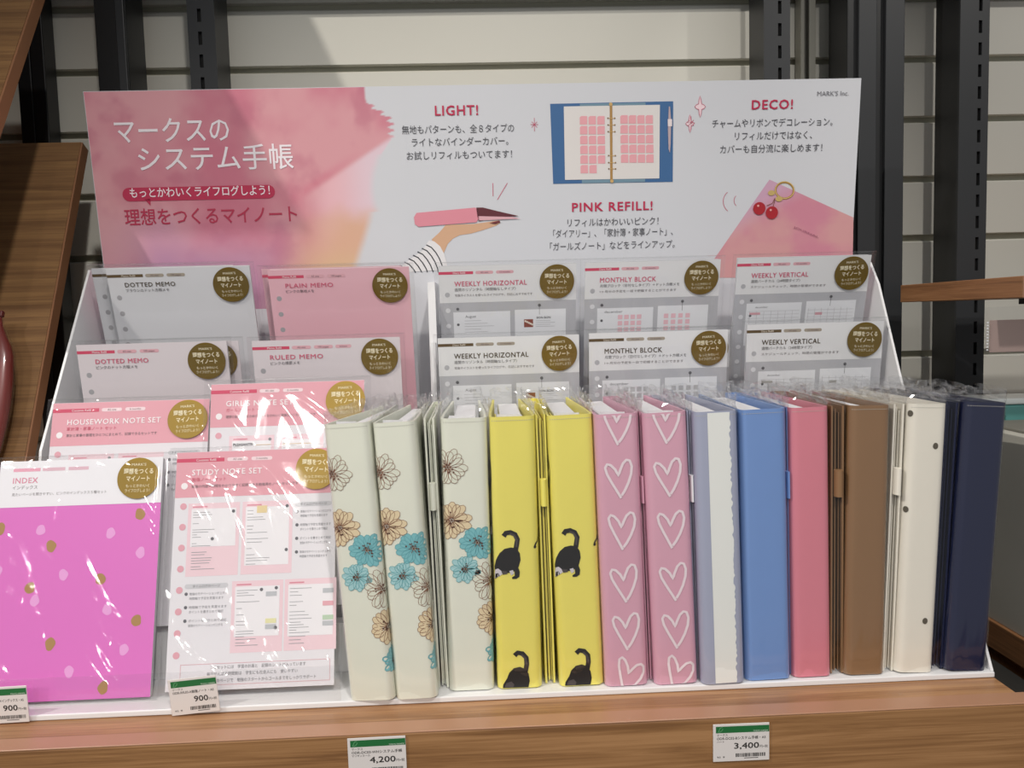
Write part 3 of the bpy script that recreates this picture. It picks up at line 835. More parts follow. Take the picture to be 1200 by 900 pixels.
            mb.rect(42 * mm, 57 * mm, T(59.3), T(58.8), C('#d8b98e'), 4); mb.rect(68 * mm, 100 * mm, T(59.3), T(58.8), C('#dcc39c'), 4)
            mb.disc(56 * mm, T(54), 1.5 * mm, C('#8b8b90'), 4, 10)
            bullets(110, 140, 49, 3, 12, 2)
    elif kind == 'index':
        rnd = random.Random(5)
        mb.rect(0, cw, T(208), T(41.5), mat('magenta_card', '#dd74c6', .38), 1)
        mb.rect(0, cw, T(41.6), T(0.2), C('#ecebf1', .5), 3)
        for q, (u0, u1) in enumerate(((12, 36), (38, 58), (61, 79))):
            mb.rect(u0 * mm, u1 * mm, T(9.5), T(6.5), C('#e7a6bc' if q == 0 else '#dcb6c4'), 4)
        def blob(px, py, r_, c_):
            sx = px * .765; sy = (py - 533) * .725
            mb.fan((sx * mm, T(sy)), [((sx + r_ * (1 + .12 * math.sin(3 * w_ + sx)) * math.cos(w_)) * mm, T(sy - r_ * 1.22 * (1 + .1 * math.cos(2 * w_ + sy)) * math.sin(w_))) for w_ in [6.2832 * i / 14 for i in range(14)]], C(c_), 2)
        for (a_, b_) in ((500, 12), (200, 118), (140, 265), (378, 243), (10, 375), (510, 395), (224, 465), (113, 637), (412, 622), (20, 48), (348, -90)): blob(a_ / 3, 600 + b_ / 3, 4.4, '#a98450')
        for (a_, b_) in ((160, 57), (402, 78), (510, 153), (25, 200), (250, 223), (160, 310), (408, 352), (473, 495), (295, 563), (33, 497)): blob(a_ / 3, 600 + b_ / 3, 4.0, '#e7a3dc')
        tl, ty, th = 12.5, 20, 5.4
        titc = '#dc8aa3'
    if kind != 'index':
        w0 = 43 if kind in ('set', 'study') else 37
        mb.text(bar, (w0 * .62 if kind in ('set', 'study') else 22) * mm, T(8.7), .0030, C('#f0dfe3' if pal == 'pink' else '#d8cfc0'), align='C', L=3, bold=.01)
        xs = [(w0 + 2.5, w0 + 21.5, p1), (w0 + 24.5, w0 + 43.5, p2)] + ([(w0 + 46, w0 + 62, p3)] if p3 else [])
        for u0, u1, s_ in xs:
            mb.pill(u0 * mm, u1 * mm, T(9.4), T(6.0), C('#eed6dc' if kind in ('set', 'study') else pillc), 2)
            mb.text(s_, (u0 + u1) / 2 * mm, T(8.6), .0028, C('#6d5a60'), align='C', L=3)
    mb.text(title, tl * mm, T(ty), th * mm / .76, C(titc), width=(tw * mm if tw else None), L=4, bold=.014, sp=1.1)
    mb.text(sub, tl * mm, T(ty + 5.3), .0038, C('#c9506c' if kind in ('set', 'study') else '#4e4c50'), L=4)
    if small: mb.text(small, tl * mm, T(ty + 11.3), .0031, C('#6c6468'), L=4, width=.084 if kind != 'study' else .096)
    mb.build('printing', t)
    sticker(t, (127 if kind != 'index' else 124.5) * mm, T(19.5 if kind != 'index' else 19))
    # clear bag
    fm = film_m or M_film
    sleeve(t, bw + 0.006, ch + 0.0075, -(bw + .006 - cw) / 2, -0.003, 0.0032, thick + 0.0006, fm, seed, amp, ncre,
           nx=44 if amp < .001 else 80, nz=60 if amp < .001 else 110)
    MB().box(-(bw + .004 - cw) / 2, cw + (bw + .004 - cw) / 2, 0.0, 0.0004, ch + 0.0030, ch + 0.0042, M_film).build('top_seam', t)
    return t

def plain_behind(label, x, y, z, lean, seed, cw=.148, yaw=0, ch=.208, col='#d2d3d8', pal='brown'):
    return pack(label, x, y, z, lean, yaw=yaw, kind='memo', pal=pal, title='DOTTED MEMO', sub='ブラウンのドット方眼メモ', tw=52, seed=seed, ch=ch, cw=cw, cardcol=col, thick=.004)

YA, YAR, YB, YBR = 0.893, 0.896, 0.842, 0.866
CH = 0.208
# back row
pack('DOTTED MEMO pack with brown title, leftmost of the back row', -0.3860, 0.885, 1.3818, -16, kind='memo', pal='brown', title='DOTTED MEMO', sub='ブラウンのドット方眼メモ', tw=52, seed=11)
pack('second grey memo pack peeking out at the left behind the back row DOTTED MEMO pack', -0.4070, 0.8985, 1.3838, -16.5, kind='memo', pal='brown', title='', sub='', seed=12, thick=.004)
pack('pink PLAIN MEMO pack in the back row', -0.2195, 0.885, 1.3765, -16, kind='memo', pal='pink', title='PLAIN MEMO', sub='ピンクの無地メモ', tw=50, p3=None, cardcol='#e3b3bf', seed=13)
pack('pink memo pack showing as a strip left of and behind the PLAIN MEMO pack', -0.2290, 0.8985, 1.3785, -16.5, kind='memo', pal='pink', title='', sub='', cardcol='#e3b3bf', seed=18, thick=.004)
pack('WEEKLY HORIZONTAL pack with pink title in the back row', -0.0410, 0.893, 1.3765, -15, kind='diary', pal='pink', title='WEEKLY HORIZONTAL', sub='週間ホリゾンタル〈時間軸なしタイプ〉', small='写真やイラストを使ったライフログや、日記におすすめです', bar='Diary Refill', p2='12 months', tw=78, seed=14, cardcol='#b5b6bc')
pack('MONTHLY BLOCK pack with pink title in the back row', 0.1165, 0.893, 1.3765, -15, kind='diary', pal='pink', title='MONTHLY BLOCK', sub='月間ブロック〈日付なしタイプ〉＋ドット方眼メモ', small='1ヶ月分の予定を一目で把握することができます', bar='Diary Refill', p2='12 months', tw=61, seed=15, cardcol='#b5b6bc', cw=.1475)
pack('WEEKLY VERTICAL pack with pink title at the right end of the back row', 0.2825, 0.893, 1.377, -16, kind='diary', pal='pink', title='WEEKLY VERTICAL', sub='週間バーチカル〈24時間タイプ〉', small='スケジュールチェック、時間の管理ができます', bar='Diary Refill', p2='12 months', tw=63, seed=16, cardcol='#b5b6bc', cw=.1475)
# second row
pack('pink titled DOTTED MEMO pack at the left of the second row', -0.4010, 0.842, 1.3045, -8, kind='memo', pal='pink', title='DOTTED MEMO', sub='ピンクのドット方眼メモ', tw=52, seed=21, cardcol='#d9d1d6')
pack('memo pack whose gold sticker peeks out behind the pink titled DOTTED MEMO pack', -0.3920, 0.8515, 1.304, -8, kind='memo', pal='pink', title='', sub='', seed=22, cardcol='#d9d1d6', thick=.004)
pack('RULED MEMO pack with pink title in the second row', -0.2280, 0.842, 1.3035, -8, kind='memo', pal='pink', title='RULED MEMO', sub='ピンクの横罫メモ', tw=53, p3='6.5mm', seed=23, cardcol='#d9d1d6')
pack('WEEKLY HORIZONTAL pack with brown title in the second row', -0.0430, 0.866, 1.3005, -7, kind='diary', pal='brown', title='WEEKLY HORIZONTAL', sub='週間ホリゾンタル〈時間軸なしタイプ〉', small='写真やイラストを使ったライフログや、日記におすすめです', bar='Diary Refill', p2='12 months', tw=78, seed=24, cardcol='#b5b6bc')
pack('MONTHLY BLOCK pack with brown title in the second row', 0.1155, 0.866, 1.3012, -7, kind='diary', pal='brown', title='MONTHLY BLOCK', sub='月間ブロック〈日付なしタイプ〉＋ドット方眼メモ', small='1ヶ月分の予定を一目で把握することができます', bar='Diary Refill', p2='12 months', tw=61, seed=25, cardcol='#b5b6bc', cw=.1475)
pack('refill pack whose sticker edge shows behind the brown titled MONTHLY BLOCK pack', 0.1205, 0.8750, 1.3005, -7, kind='diary', pal='brown', title='', sub='', seed=26, cardcol='#b5b6bc', cw=.1475, thick=.004)
pack('WEEKLY VERTICAL pack with brown title at the right end of the second row', 0.2835, 0.866, 1.3055, -8, kind='diary', pal='brown', title='WEEKLY VERTICAL', sub='週間バーチカル〈24時間タイプ〉', small='スケジュールチェック、時間の管理ができます', bar='Diary Refill', p2='12 months', tw=63, seed=27, cardcol='#b5b6bc', cw=.1475)
# third row
pack('pink headed HOUSEWORK NOTE SET pack in the third row at the left', -0.4055, 0.800, 1.2505, 18, kind='set', title='HOUSEWORK NOTE SET', sub='家計簿・家事ノート セット', small='家計と家事の管理をひとつにまとめて、記録できるセットです', bar='Contents Refill', p2='6 months', tw=87, seed=31, film_m=M_filmD, amp=.0012, ncre=16, cardcol='#e3e0e6', cw=.1465)
pack("pink headed GIRL'S NOTE SET pack in the third row beside the floral binders", -0.2555, 0.796, 1.2642, 15, kind='set', title="GIRL'S NOTE SET", sub='ガールズ ノート セット', small='理想の自分になるためのノートをかわいく簡単につくれるセットです', bar='Contents Refill', p2='6 months', tw=63, seed=32, film_m=M_filmD, amp=.0012, ncre=16, cardcol='#e3e0e6', cw=.1445)
# front row
pack('magenta INDEX pack with gold and pink dots at the front left', -0.4378, 0.764, 1.2015, 17.5, kind='index', title='INDEX', sub='インデックス', small='見たいページを開きやすい、ピンクのインデックス５種セット', tw=22, seed=41, film_m=M_filmD, amp=.0016, ncre=22, cardcol='#ecebf1', cw=.1455, thick=.007)
pack('pink headed STUDY NOTE SET pack at the front beside the leftmost floral binder', -0.2795, 0.764, 1.2048, 17.5, kind='study', title='STUDY NOTE SET', sub='勉強ノート セット', small='勉強の内容や時間をわかりやすく記録できる勉強用のノートセットです', bar='Contents Refill', p2='3 months', tw=63, seed=42, film_m=M_filmD, amp=.0016, ncre=26, cardcol='#e3e1e7', cw=.1445, thick=.007)

# ------------------------------------------------------------------ binders
def spine_path(w, wb, d, r=0.0065, th=0.0022):
    """outer outline: back left -> spine -> back right, as list of (x, y, s)"""
    h = w / 2; hb = wb / 2
    pts = []
    nb = 6
    for i in range(nb): 
        k = i / nb; pts.append((-(hb + (h - hb) * sstep(0, 1, k) ** .8 if k else hb), d - (d - r) * k))
    for i in range(7):
        a = math.pi / 2 * i / 6; pts.append((-h + r - r * math.cos(a), r - r * math.sin(a)))
    pts += [(-h * .35, 0.0), (h * .35, 0.0)]
    for i in range(7):
        a = math.pi / 2 * (1 - i / 6); pts.append((h - r + r * math.cos(a), r - r * math.sin(a)))
    for i in range(nb - 1, -1, -1):
        k = i / nb; pts.append(((hb + (h - hb) * sstep(0, 1, k) ** .8 if k else hb), d - (d - r) * k))
    return pts
def offset_path(p, t):
    o = []
    for i in range(len(p)):
        a = p[max(0, i - 1)]; b = p[min(len(p) - 1, i + 1)]
        dx, dy = b[0] - a[0], b[1] - a[1]; q = math.hypot(dx, dy)
        o.append((p[i][0] - dy / q * t, p[i][1] + dx / q * t))
    return o
def cover(parent, path, h, m, th=0.0022, z0=0.0008):
    inn = offset_path(path, th); n = len(path)
    vs = []
    for P_ in (path, inn):
        for zz in (z0, h): vs += [(x, y, zz) for x, y in P_]
    A = lambda k, i: k * n + i     # 0 outer bottom, 1 outer top, 2 inner bottom, 3 inner top
    fs = []
    for i in range(n - 1):
        fs += [(A(0, i), A(0, i + 1), A(1, i + 1), A(1, i)), (A(2, i), A(3, i), A(3, i + 1), A(2, i + 1)),
               (A(1, i), A(1, i + 1), A(3, i + 1), A(3, i)), (A(0, i), A(2, i), A(2, i + 1), A(0, i + 1))]
    fs += [(A(0, 0), A(1, 0), A(3, 0), A(2, 0)), (A(0, n - 1), A(2, n - 1), A(3, n - 1), A(1, n - 1))]
    mb = MB(); mb.add(vs, fs, m); o = mb.build('cover', parent)
    for p in o.data.polygons: p.use_smooth = abs(p.normal.z) < .5
    try: o.data.set_sharp_from_angle(angle=R(50))
    except Exception: pass
    return o, inn
def arc_frame(path, off=0.0004):
    """(s, z, layer) -> point on the outside of the cover, s = 0 at the spine's middle"""
    L = [0]
    for i in range(1, len(path)): L.append(L[-1] + math.dist(path[i], path[i - 1]))
    mid = L[-1] / 2
    def f(s, z, l):
        a = max(0, min(L[-1] - 1e-6, s + mid)); i = 0
        while i < len(L) - 2 and L[i + 1] < a: i += 1
        k = (a - L[i]) / (L[i + 1] - L[i]); p, q = path[i], path[i + 1]
        dx, dy = q[0] - p[0], q[1] - p[1]; d = math.hypot(dx, dy)
        o_ = off + l
        return (p[0] + dx * k + dy / d * o_, p[1] + dy * k - dx / d * o_, max(0.001, min(0.2355, z)))
    return f

def flower(mb, cs, cz, r, fill, line, seed, petals=17, half=None, dots=True):
    rnd = random.Random(seed); base = 0
    for k in range(petals):
        a = 6.2832 * k / petals + rnd.uniform(-.12, .12)
        if half is not None and math.cos(a - half) < -.35: continue
        rr = r * rnd.uniform(.8, 1.08); w = r * .25
        pts = []
        for q in range(12):
            t = q / 11.0; ang = t * 2 * math.pi
            x = rr * (.56 - .44 * math.cos(ang)); y = w * math.sin(ang) * (.55 + .45 * (x / rr))
            pts.append((cs + x * math.cos(a) - y * math.sin(a), cz + x * math.sin(a) + y * math.cos(a)))
        c = (cs + .56 * rr * math.cos(a), cz + .56 * rr * math.sin(a))
        mb.fan(c, pts, fill, 1 + .25 * (k % 3))
        if line: mb.stroke(pts, 0.00038, line, 2)
    if dots:
        for k in range(13):
            a = rnd.uniform(0, 6.28); q = r * rnd.uniform(.12, .45)
            mb.disc(cs + q * math.cos(a), cz + q * math.sin(a), r * rnd.uniform(.03, .055), C('#5a3524'), 3, 7)
        for k in range(6):
            a = 6.28 * k / 6; mb.stroke([(cs, cz), (cs + r * .28 * math.cos(a), cz + r * .28 * math.sin(a))], .0005, C('#6b3f2a'), 3)

def deco_floral(mb, sh=0.0):
    brown = C('#8a5a40'); pale = C('#dfe2d2'); beige = C('#e4d2ae'); teal = C('#7fbfc6'); teal2 = C('#a8d2d6')
    flower(mb, -.0145 + sh, .1955, .0165, pale, brown, 1)
    flower(mb, -.0125 + sh, .150, .0165, beige, brown, 2)
    flower(mb, .0085 + sh, .130, .0152, teal, C('#5aa3ad'), 3)
    flower(mb, -.002 + sh, .1075, .0128, teal2, C('#5fa8ae'), 4)
    flower(mb, .0185 + sh, .096, .0165, pale, brown, 5, half=math.pi)
    flower(mb, .021 + sh, .063, .0155, beige, brown, 6, half=math.pi)
    flower(mb, .026 + sh, .034, .013, teal, C('#5aa3ad'), 7, half=math.pi)
    # mirrored sprays on the back cover side
    flower(mb, .040 + sh, .075, .016, pale, brown, 8)
def heart(mb, s, z, w, h, m, rot=0.0, lw=.0022):
    pts = [(0.03, -.54), (-.12, -.32), (-.30, -.06), (-.45, .18), (-.50, .36), (-.42, .46), (-.28, .42), (-.12, .28), (-.02, .10), (.06, .26), (.18, .44), (.32, .53), (.44, .50), (.50, .34), (.46, .12), (.34, -.12), (.18, -.34), (.05, -.47)]
    c, s_ = math.cos(rot), math.sin(rot); o = []
    P_ = []
    for i in range(len(pts) - 1):
        P_ += [pts[i], tuple((pts[i][k] + pts[i + 1][k]) / 2 for k in (0, 1))]
    P_.append(pts[-1])
    for a, b in P_: o.append((s + (a * c - b * s_) * w, z + (a * s_ + b * c) * h))
    mb.stroke(o, lw, m, 2)
def deco_hearts(mb):
    m = C('#ecdde4')
    for i, (s, z) in enumerate(((.0005, .2265), (.0003, .1810), (.0008, .1365), (.001, .0905), (.001, .0485), (.001, .0085))):
        heart(mb, s, z, .0225, .0300, m, R((-3, 2, -2, 3, 0, -24)[i]))
    for i in range(5): heart(mb, -.034, .21 - i * .046, .021, .029, m); heart(mb, .034, .205 - i * .046, .021, .029, m)
def deco_cats(mb):
    blk = C('#1e1c1d', .5); dg = C('#4b4546'); wh = C('#cfcad2')
    k = .000243
    def Z(p, cx): return ((p[0] - cx) * k, (605 - p[1]) * k + .001)
    def P_(pts, m, L, cx=620): mb.fine([Z(p, cx) for p in pts], m, L)
    def W_(pts, m, L, cx=620): mb.fine([Z(p, cx) for p in pts], m, L)
    def S_(pts, w, m, L, cx=620): mb.stroke([Z(p, cx) for p in pts], w * k, m, L)
    P_([(542, 190), (540, 165), (548, 140), (562, 115), (580, 100), (602, 96), (622, 100), (633, 118), (635, 142), (628, 165), (622, 178), (600, 186), (580, 188), (565, 186), (552, 192)], blk, 1)
    P_([(612, 165), (626, 168), (631, 185), (629, 202), (618, 209), (604, 209), (603, 203), (613, 197)], blk, 1.3)
    S_([(617, 112), (622, 90), (626, 68), (618, 50), (602, 42), (586, 44), (578, 55)], 17, blk, 1.6)
    S_([(621, 95), (624, 70), (614, 53), (600, 46)], 7, dg, 1.9)
    W_([(544, 175), (556, 170), (566, 178), (570, 190), (560, 196), (546, 206), (540, 208), (541, 190)], wh, 2)
    P_([(545, 190), (556, 186), (560, 195), (548, 205), (542, 209)], blk, 2.3)
    P_([(566, 178), (585, 180), (588, 190), (572, 192)], dg, 2)
    P_([(594, 180), (607, 177), (611, 190), (600, 196)], wh, 1.2)
    P_([(559, 603), (561, 590), (575, 568), (583, 548), (600, 532), (622, 528), (643, 538), (652, 555), (655, 580), (650, 604)], blk, 1)
    S_([(641, 545), (646, 520), (645, 496), (632, 480), (615, 476), (604, 486)], 17, blk, 1.6)
    S_([(645, 520), (642, 498), (628, 484)], 7, dg, 1.9)
    P_([(566, 600), (572, 585), (590, 580), (600, 592), (596, 603)], dg, 2)
    # tail tip at the right edge, cats on the side faces
    S_([(664, 95 - 0), (668, 88), (678, 80), (686, 62), (690, 40)], 7, blk, 1, 598)
    mb.disc((665 - 598) * k, (605 - 94) * k, .0014, blk, 1.5, 8)
    mb.disc(-.030, .188, .010, blk, 1, 14, .020); mb.disc(.032, .20, .006, blk, 1, 12, .022)
    mb.disc(.034, .045, .008, blk, 1, 12, .022)
def deco_stripe(mb):
    m = C('#e9ebe8', .5); rnd = random.Random(3)
    L_ = [(-.0075 + .0014 * math.sin(i * .3) * 0, .0015 + i * .0047) for i in range(51)]
    R_ = [(.0112 + rnd.uniform(-.0009, .0009), .0015 + i * .00235) for i in range(101)]
    for i in range(50):
        a, b = L_[i], L_[i + 1]; c, d, e = R_[2 * i], R_[2 * i + 1], R_[2 * i + 2]
        mb.poly([(a[0], a[1]), (0.002, a[1]), (0.002, b[1]), (b[0], b[1])], m, 1)
        mb.poly([(0.002, a[1]), c, d, e, (0.002, b[1])], m, 1)
    mb.rect(-.032, -.027, .002, .235, m, 1)
def deco_dots(mb):
    m = C('#5a5346')
    for s, z in ((.0070, .2005), (-.0155, .145), (.0062, .047), (-.0158, .228), (.028, .12), (-.036, .20), (-.034, .09), (-.04, .03)):
        mb.disc(s, z, .0023, m, 1, 14, .0028)

BH_ = 0.2365
def film_hull(parent, pts, h, m, seed, extra=0.011):
    """sleeve that follows the plan outline pts (closed) and stands above the cover with a crumpled mouth"""
    rnd = random.Random(seed)
    P_ = []
    n0 = len(pts)
    for i in range(n0):
        a, b = pts[i], pts[(i + 1) % n0]; q = max(1, int(math.dist(a, b) / .0035))
        P_ += [(a[0] + (b[0] - a[0]) * k / q, a[1] + (b[1] - a[1]) * k / q) for k in range(q)]
    n = len(P_); vs = []; fs = []
    rings = [0.0005, .03, .07, .11, .15, .19, h - .006] + [h + .001 + extra * k / 5 for k in range(6)]
    for j, z in enumerate(rings):
        top = max(0, j - 6) / 6
        am = .00025 + .0011 * top
        for i, (x, y) in enumerate(P_):
            vs.append((x * (1 - .05 * top) + 3 * am * (vnoise(i * .45, j * .6, seed) - .5), y + (0.001 if j == 0 else 0) + 2 * am * (vnoise(i * .45, j * .6, seed + 9) - .5), z + (.005 * (vnoise(i * .3, 1, seed) - .5) if j == len(rings) - 1 else 0)))
    for j in range(len(rings) - 1):
        for i in range(n):
            fs.append((j * n + i, j * n + (i + 1) % n, (j + 1) * n + (i + 1) % n, (j + 1) * n + i))
    mb = MB(); mb.add(vs[:8 * n], [f for f in fs if max(f) < 8 * n], m, True); o = mb.build('film_sleeve', parent)
    mb = MB(); k0 = 7 * n
    mb.add(vs[k0:], [[q - k0 for q in f] for f in fs if min(f) >= k0], M_filmT, False); mb.build('crumpled_mouth', parent)
    return o

def binder(label, cx, y, cxt, w, m, deco=None, yaw=0, wb=None, depth=.150, inner=None, ring=True, name_col=None, h=BH_, refill=True, lining=None):
    roll = math.atan2(cxt - cx, .236)
    t = thing('ring_binder', label, 'binder', (cx, y, 1.0004), (0, roll, R(yaw)), 'binders in the front row of the box')
    wb = wb or max(.012, w - .010)
    path = spine_path(w, wb, depth)
    o, inn = cover(t, path, h, m)
    if deco:
        mb = MB(frame=arc_frame(path, .00025), eps=.00012); deco(mb); mb.build('print', t)
    # stitched hem round the top edge
    mb = MB(frame=arc_frame(path, .0002), eps=.0001)
    for k in range(-9, 10):
        s = k * w / 20
        mb.rect(s, s + w / 36, h - .0034, h - .0029, mat('stitch_' + m.name, '#b9b7ae', .6) , 1)
    mb.build('stitching', t)
    hw = w / 2 - .004
    if refill:
        MB().bbox(-min(hw, wb / 2 - .003) * .8, min(hw, wb / 2 - .003) * .8 + .001, .028, depth - .006, .004, h - .004, M_white, .0008, 1).build('paper_refill', t)
    if lining:
        MB().box(-hw * .9, -hw * .9 + .001, .012, .05, .003, h - .003, lining).build('lining_card', t)
        mb = MB(); mb.add([(-hw * .8, .014, .003), (hw * .55, .0045, .003), (hw * .55, .0045, h + .001), (-hw * .8, .014, h + .001)], [(0, 1, 2, 3)], M_white); mb.build('inner_card', t)
    # ring mechanism just behind the spine
    if ring:
        mb = MB()
        met = mat('ring_metal', '#b9b4a6', .25, .9)
        mb.bbox(-.006, .006, .0035, .0055, .02, h - .016, met, .0005, 1)
        mb.build('ring_bar', t)
        mb = MB()
        for zz in (.04, .055, .07, .15, .165, .18, ):
            n = 12; vs = []; fs = []
            for i in range(n):
                a = 6.2832 * i / n
                for kx in range(4):
                    b = 6.2832 * kx / 4; r_ = .010 + .0008 * math.cos(b)
                    vs.append((min(hw, .010) / .010 * r_ * math.cos(a), .0160 + r_ * math.sin(a), zz + .0008 * math.sin(b)))
            for i in range(n):
                for kx in range(4): fs.append((i * 4 + kx, i * 4 + (kx + 1) % 4, ((i + 1) % n) * 4 + (kx + 1) % 4, ((i + 1) % n) * 4 + kx))
            mb.add(vs, fs, met, True)
        mb.build('rings', t)
    hull = offset_path(path, -.0009)
    hull = [(x, yy) for x, yy in hull]
    hull[0] = (hull[0][0], depth + .001); hull[-1] = (hull[-1][0], depth + .001)
    film_hull(t, hull, h, M_filmB, int(abs(cx) * 1e4))
    return t

def leaf_binder(label, cx, y, cxt, w, m, yaw=0, depth=.145, loop=True, loop_m=None, deco=None, wb=None, lz=.17):
    """an empty binder standing with its open fore-edge to the front"""
    roll = math.atan2(cxt - cx, .236)
    t = thing('ring_binder', label, 'binder', (cx, y, 1.0004), (0, roll, R(yaw)), 'binders in the front row of the box')
    wb = wb or w + .010; h = BH_; th = .0016 if w > .006 else .0012
    # two covers joined by a spine at the back
    pts = []
    hw = w / 2; hb = wb / 2
    P_ = [(-hw, 0.0), (-hw - .0006, .02), (-hb, depth - .006), (-hb + .004, depth), (hb - .004, depth), (hb, depth - .006), (hw + .0006, .02), (hw, 0.0)]
    o, inn = cover(t, P_[::-1], h, m, th)
    # inner pocket leaves
    if w > .008:
        MB().bbox(-hw * .30, -hw * .30 + .0008, .002, depth - .02, .002, h - .004, m, .0002, 1).build('pocket_leaf', t)
        MB().bbox(-.0003, .0006, .0045, depth - .02, .002, h - .003, m, .0002, 1).build('pocket_leaf', t)
        MB().bbox(hw * .35, hw * .35 + .0008, .003, depth - .02, .002, h - .006, m, .0002, 1).build('pocket_leaf', t)
    if loop:
        lm = loop_m or m
        n = 14; rx, ry = min(.0042, max(.0015, w * .33)), .0048; vs = []; fs = []
        for zz in (lz - .0115, lz + .0115):
            for i in range(n):
                a = 6.2832 * i / n; vs.append((rx * math.cos(a), -.0018 + ry * math.sin(a), zz))
        for i in range(n): fs.append((i, (i + 1) % n, n + (i + 1) % n, n + i))
        fs += [tuple(range(n))[::-1], tuple(range(n, 2 * n))]
        mb = MB(); mb.add(vs, fs, lm); o = mb.build('pen_loop', t)
    hull = [(-hw - .001, -.001), (-hw - .0016, .02), (-hb - .001, depth), (hb + .001, depth), (hw + .0016, .02), (hw + .001, -.001)]
    film_hull(t, hull, h, M_filmB, int(abs(cx) * 1e4) + 5, .008)
    return t

pvc = dict(grain=.03, scale=40, bump=.06)
M_mint = mat('mint_vinyl', '#e6e8da', .38, **pvc)
M_yel = mat('yellow_vinyl', '#ede270', .42, **pvc)
M_pinkh = mat('mauve_pink_vinyl', '#daa6ba', .42, **pvc)
M_slate = mat('slate_blue_vinyl', '#a6abc2', .38, **pvc)
M_blue = mat('blue_vinyl', '#7496cf', .42, **pvc)
M_rose = mat('rose_vinyl', '#d98393', .42, **pvc)
M_brown = mat('brown_vinyl', '#8b6a4b', .42, **pvc)
M_cream = mat('cream_vinyl', '#ebe6da', .42, **pvc)
M_navy = mat('navy_vinyl', '#1b2140', .40, **pvc)
M_yin = C('#e5d34a'); 
binder('leftmost floral mint binder, leaning against the STUDY NOTE SET pack', -.1000, .6795, -.1125, .0385, M_mint, deco_floral, yaw=-9, wb=.016, depth=.140, lining=M_mint)
binder('second floral mint binder from the left', -.0622, .6790, -.0728, .0355, M_mint, deco_floral, yaw=-4, wb=.018, depth=.143, lining=M_mint)
binder('third floral mint binder, beside the yellow cat binders', -.0155, .6905, -.0150, .0388, M_mint, deco_floral, yaw=0, lining=M_white)
binder('left yellow binder with black cats', .0262, .6905, .0258, .0388, M_yel, deco_cats, lining=M_yin)
binder('right yellow binder with black cats, beside the pink heart binders', .0800, .6900, .0745, .0385, M_yel, deco_cats, lining=M_yin)
binder('left pink binder with white hearts', .1185, .6860, .1130, .0372, M_pinkh, deco_hearts, lining=M_pinkh)
binder('right pink binder with white hearts', .1615, .6850, .1540, .0378, M_pinkh, deco_hearts, lining=M_pinkh)
binder('grey blue binder with a broad white stripe', .2015, .6810, .1962, .0372, M_slate, deco_stripe)
binder('plain blue binder standing spine-out beside the striped binder', .2420, .6850, .2375, .0398, M_blue)
binder('plain rose pink binder between the blue and brown binders', .2815, .6870, .2785, .0340, M_rose)
binder('plain brown binder standing spine-out beside the rose pink binder', .3275, .6865, .3308, .0355, M_brown)
binder('cream binder with small dark dots', .3715, .6860, .3815, .0335, M_cream, deco_dots)
binder('navy blue binder at the right end of the row', .4170, .6850, .4315, .0370, M_navy, wb=.018)
leaf_binder('pale floral binder turned fore-edge out between the second and third floral binders', -.0398, .698, -.0445, .0088, M_mint, yaw=0, deco=None, wb=.0085)
leaf_binder('yellow binder turned fore-edge out between the two cat binders', .0532, .698, .0502, .0085, M_yel, wb=.017)
leaf_binder('pink binder turned fore-edge out between the two heart binders', .1400, .696, .1338, .0036, M_pinkh, wb=.014)
leaf_binder('grey binder turned fore-edge out with a white pen loop, beside the right heart binder', .1817, .694, .1762, .0032, M_slate, loop_m=M_white, wb=.012)
leaf_binder('blue binder turned fore-edge out beside the plain blue binder', .2635, .694, .2600, .0036, M_blue, wb=.012)
leaf_binder('brown binder turned fore-edge out beside the plain brown binder', .3045, .692, .3045, .0112, M_brown, wb=.018)
leaf_binder('cream binder turned fore-edge out beside the dotted cream binder', .3500, .692, .3582, .0092, M_cream, wb=.018)
leaf_binder('navy binder turned fore-edge out beside the navy binder', .3935, .692, .4045, .0105, M_navy, wb=.018, loop=False)

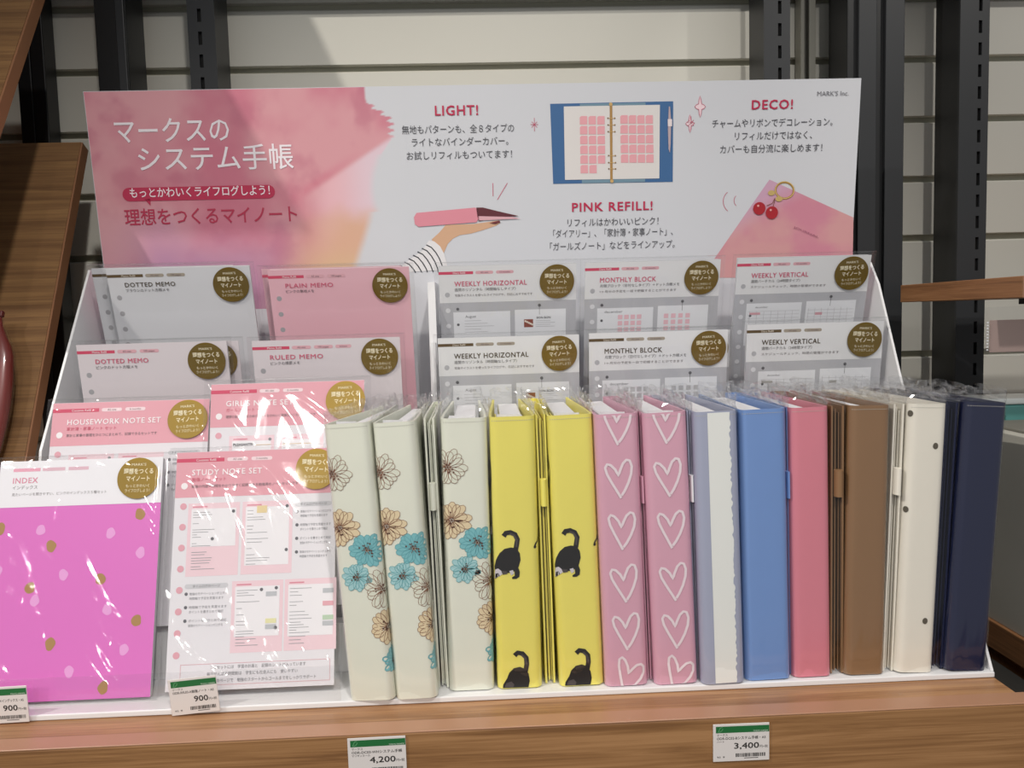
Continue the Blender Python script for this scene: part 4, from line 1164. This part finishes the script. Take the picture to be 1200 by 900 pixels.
# ------------------------------------------------------------------ price tags
def price_tag(label, x, y, z, rotx, roty, lines, price, w=.0455, h=.031, pw=None):
    t = thing('price_tag', label, 'price tag', (x, y, z), (R(rotx), R(roty), 0), 'green topped price tags')
    MB().bbox(0, w, 0.0, .0008, -h, 0, C('#ded8d6', .35), .0002, 1).build('card', t)
    mb = MB(frame=lambda u, v, l: (u, -l, v), eps=.0001)
    mb.rect(.0022, w - .0002, -.0072, -.0018, C('#1f6a37'), 1)
    mb.stroke([(.004, -.0066), (.0055, -.003), (.0075, -.0024)], .0004, C('#6fae7d'), 2)
    mb.stroke([(.0048, -.0066), (.007, -.0052), (.0078, -.0036)], .0004, C('#6fae7d'), 2)
    mb.text('TOKYU HANDS', w - .0012, -.0068, .0017, C('#d5e3d5'), align='R', L=2, width=.012)
    dk = C('#33302f')
    mb.text('マークス', .003, -.0098, .0023, dk, L=1)
    mb.text(lines[0], .003, -.0128, .0029, dk, L=1, width=w - .006, bold=.01)
    if lines[1]: mb.text(lines[1], .003, -.0152, .0021, dk, L=1)
    mb.text(price, w - .0085, -.0205, .0068, dk, align='R', L=1, bold=.02, width=pw or (.020 if len(price) > 4 else .0115))
    mb.text('円+税', w - .0078, -.0203, .0026, dk, L=1)
    rnd = random.Random(len(label)); u = w * .40
    while u < w * .93:
        b = rnd.choice((.0003, .0005, .0008)); mb.rect(u, u + b, -h + .0035, -h + .0065, dk, 1); u += b + rnd.choice((.0003, .0005))
    mb.rect(w * .55, w * .8, -h + .0022, -h + .0027, dk, 1)
    mb.text('単品　様', .003, -h + .0032, .0016, dk, L=1)
    mb.build('printing', t)
    return t
price_tag('4,200 yen price tag hanging on the wooden front below the floral binders', -.1130, .6300, .9942, 0, -.4, ('ODR-DC03-WHシステム手帳', 'マリザンヌール'), '4,200')
price_tag('3,400 yen price tag on the wooden front at the right below the blue binder', .1772, .6300, .9915, 0, .3, ('ODR-DC02-Bシステム手帳・A5', 'ハート'), '3,400')
price_tag('900 yen price tag tilted in front of the STUDY NOTE SET pack', -.2680, .6785, 1.0268, 0, -4.0, ('ODR-RFL03-A勉強ノート・A5', ''), '900', w=.0400)
price_tag('900 yen price tag cut off by the left edge, in front of the INDEX pack', -.4230, .6785, 1.0270, 0, -1.0, ('ODR-リフィルメインデックス・A5', ''), '900', w=.0400)
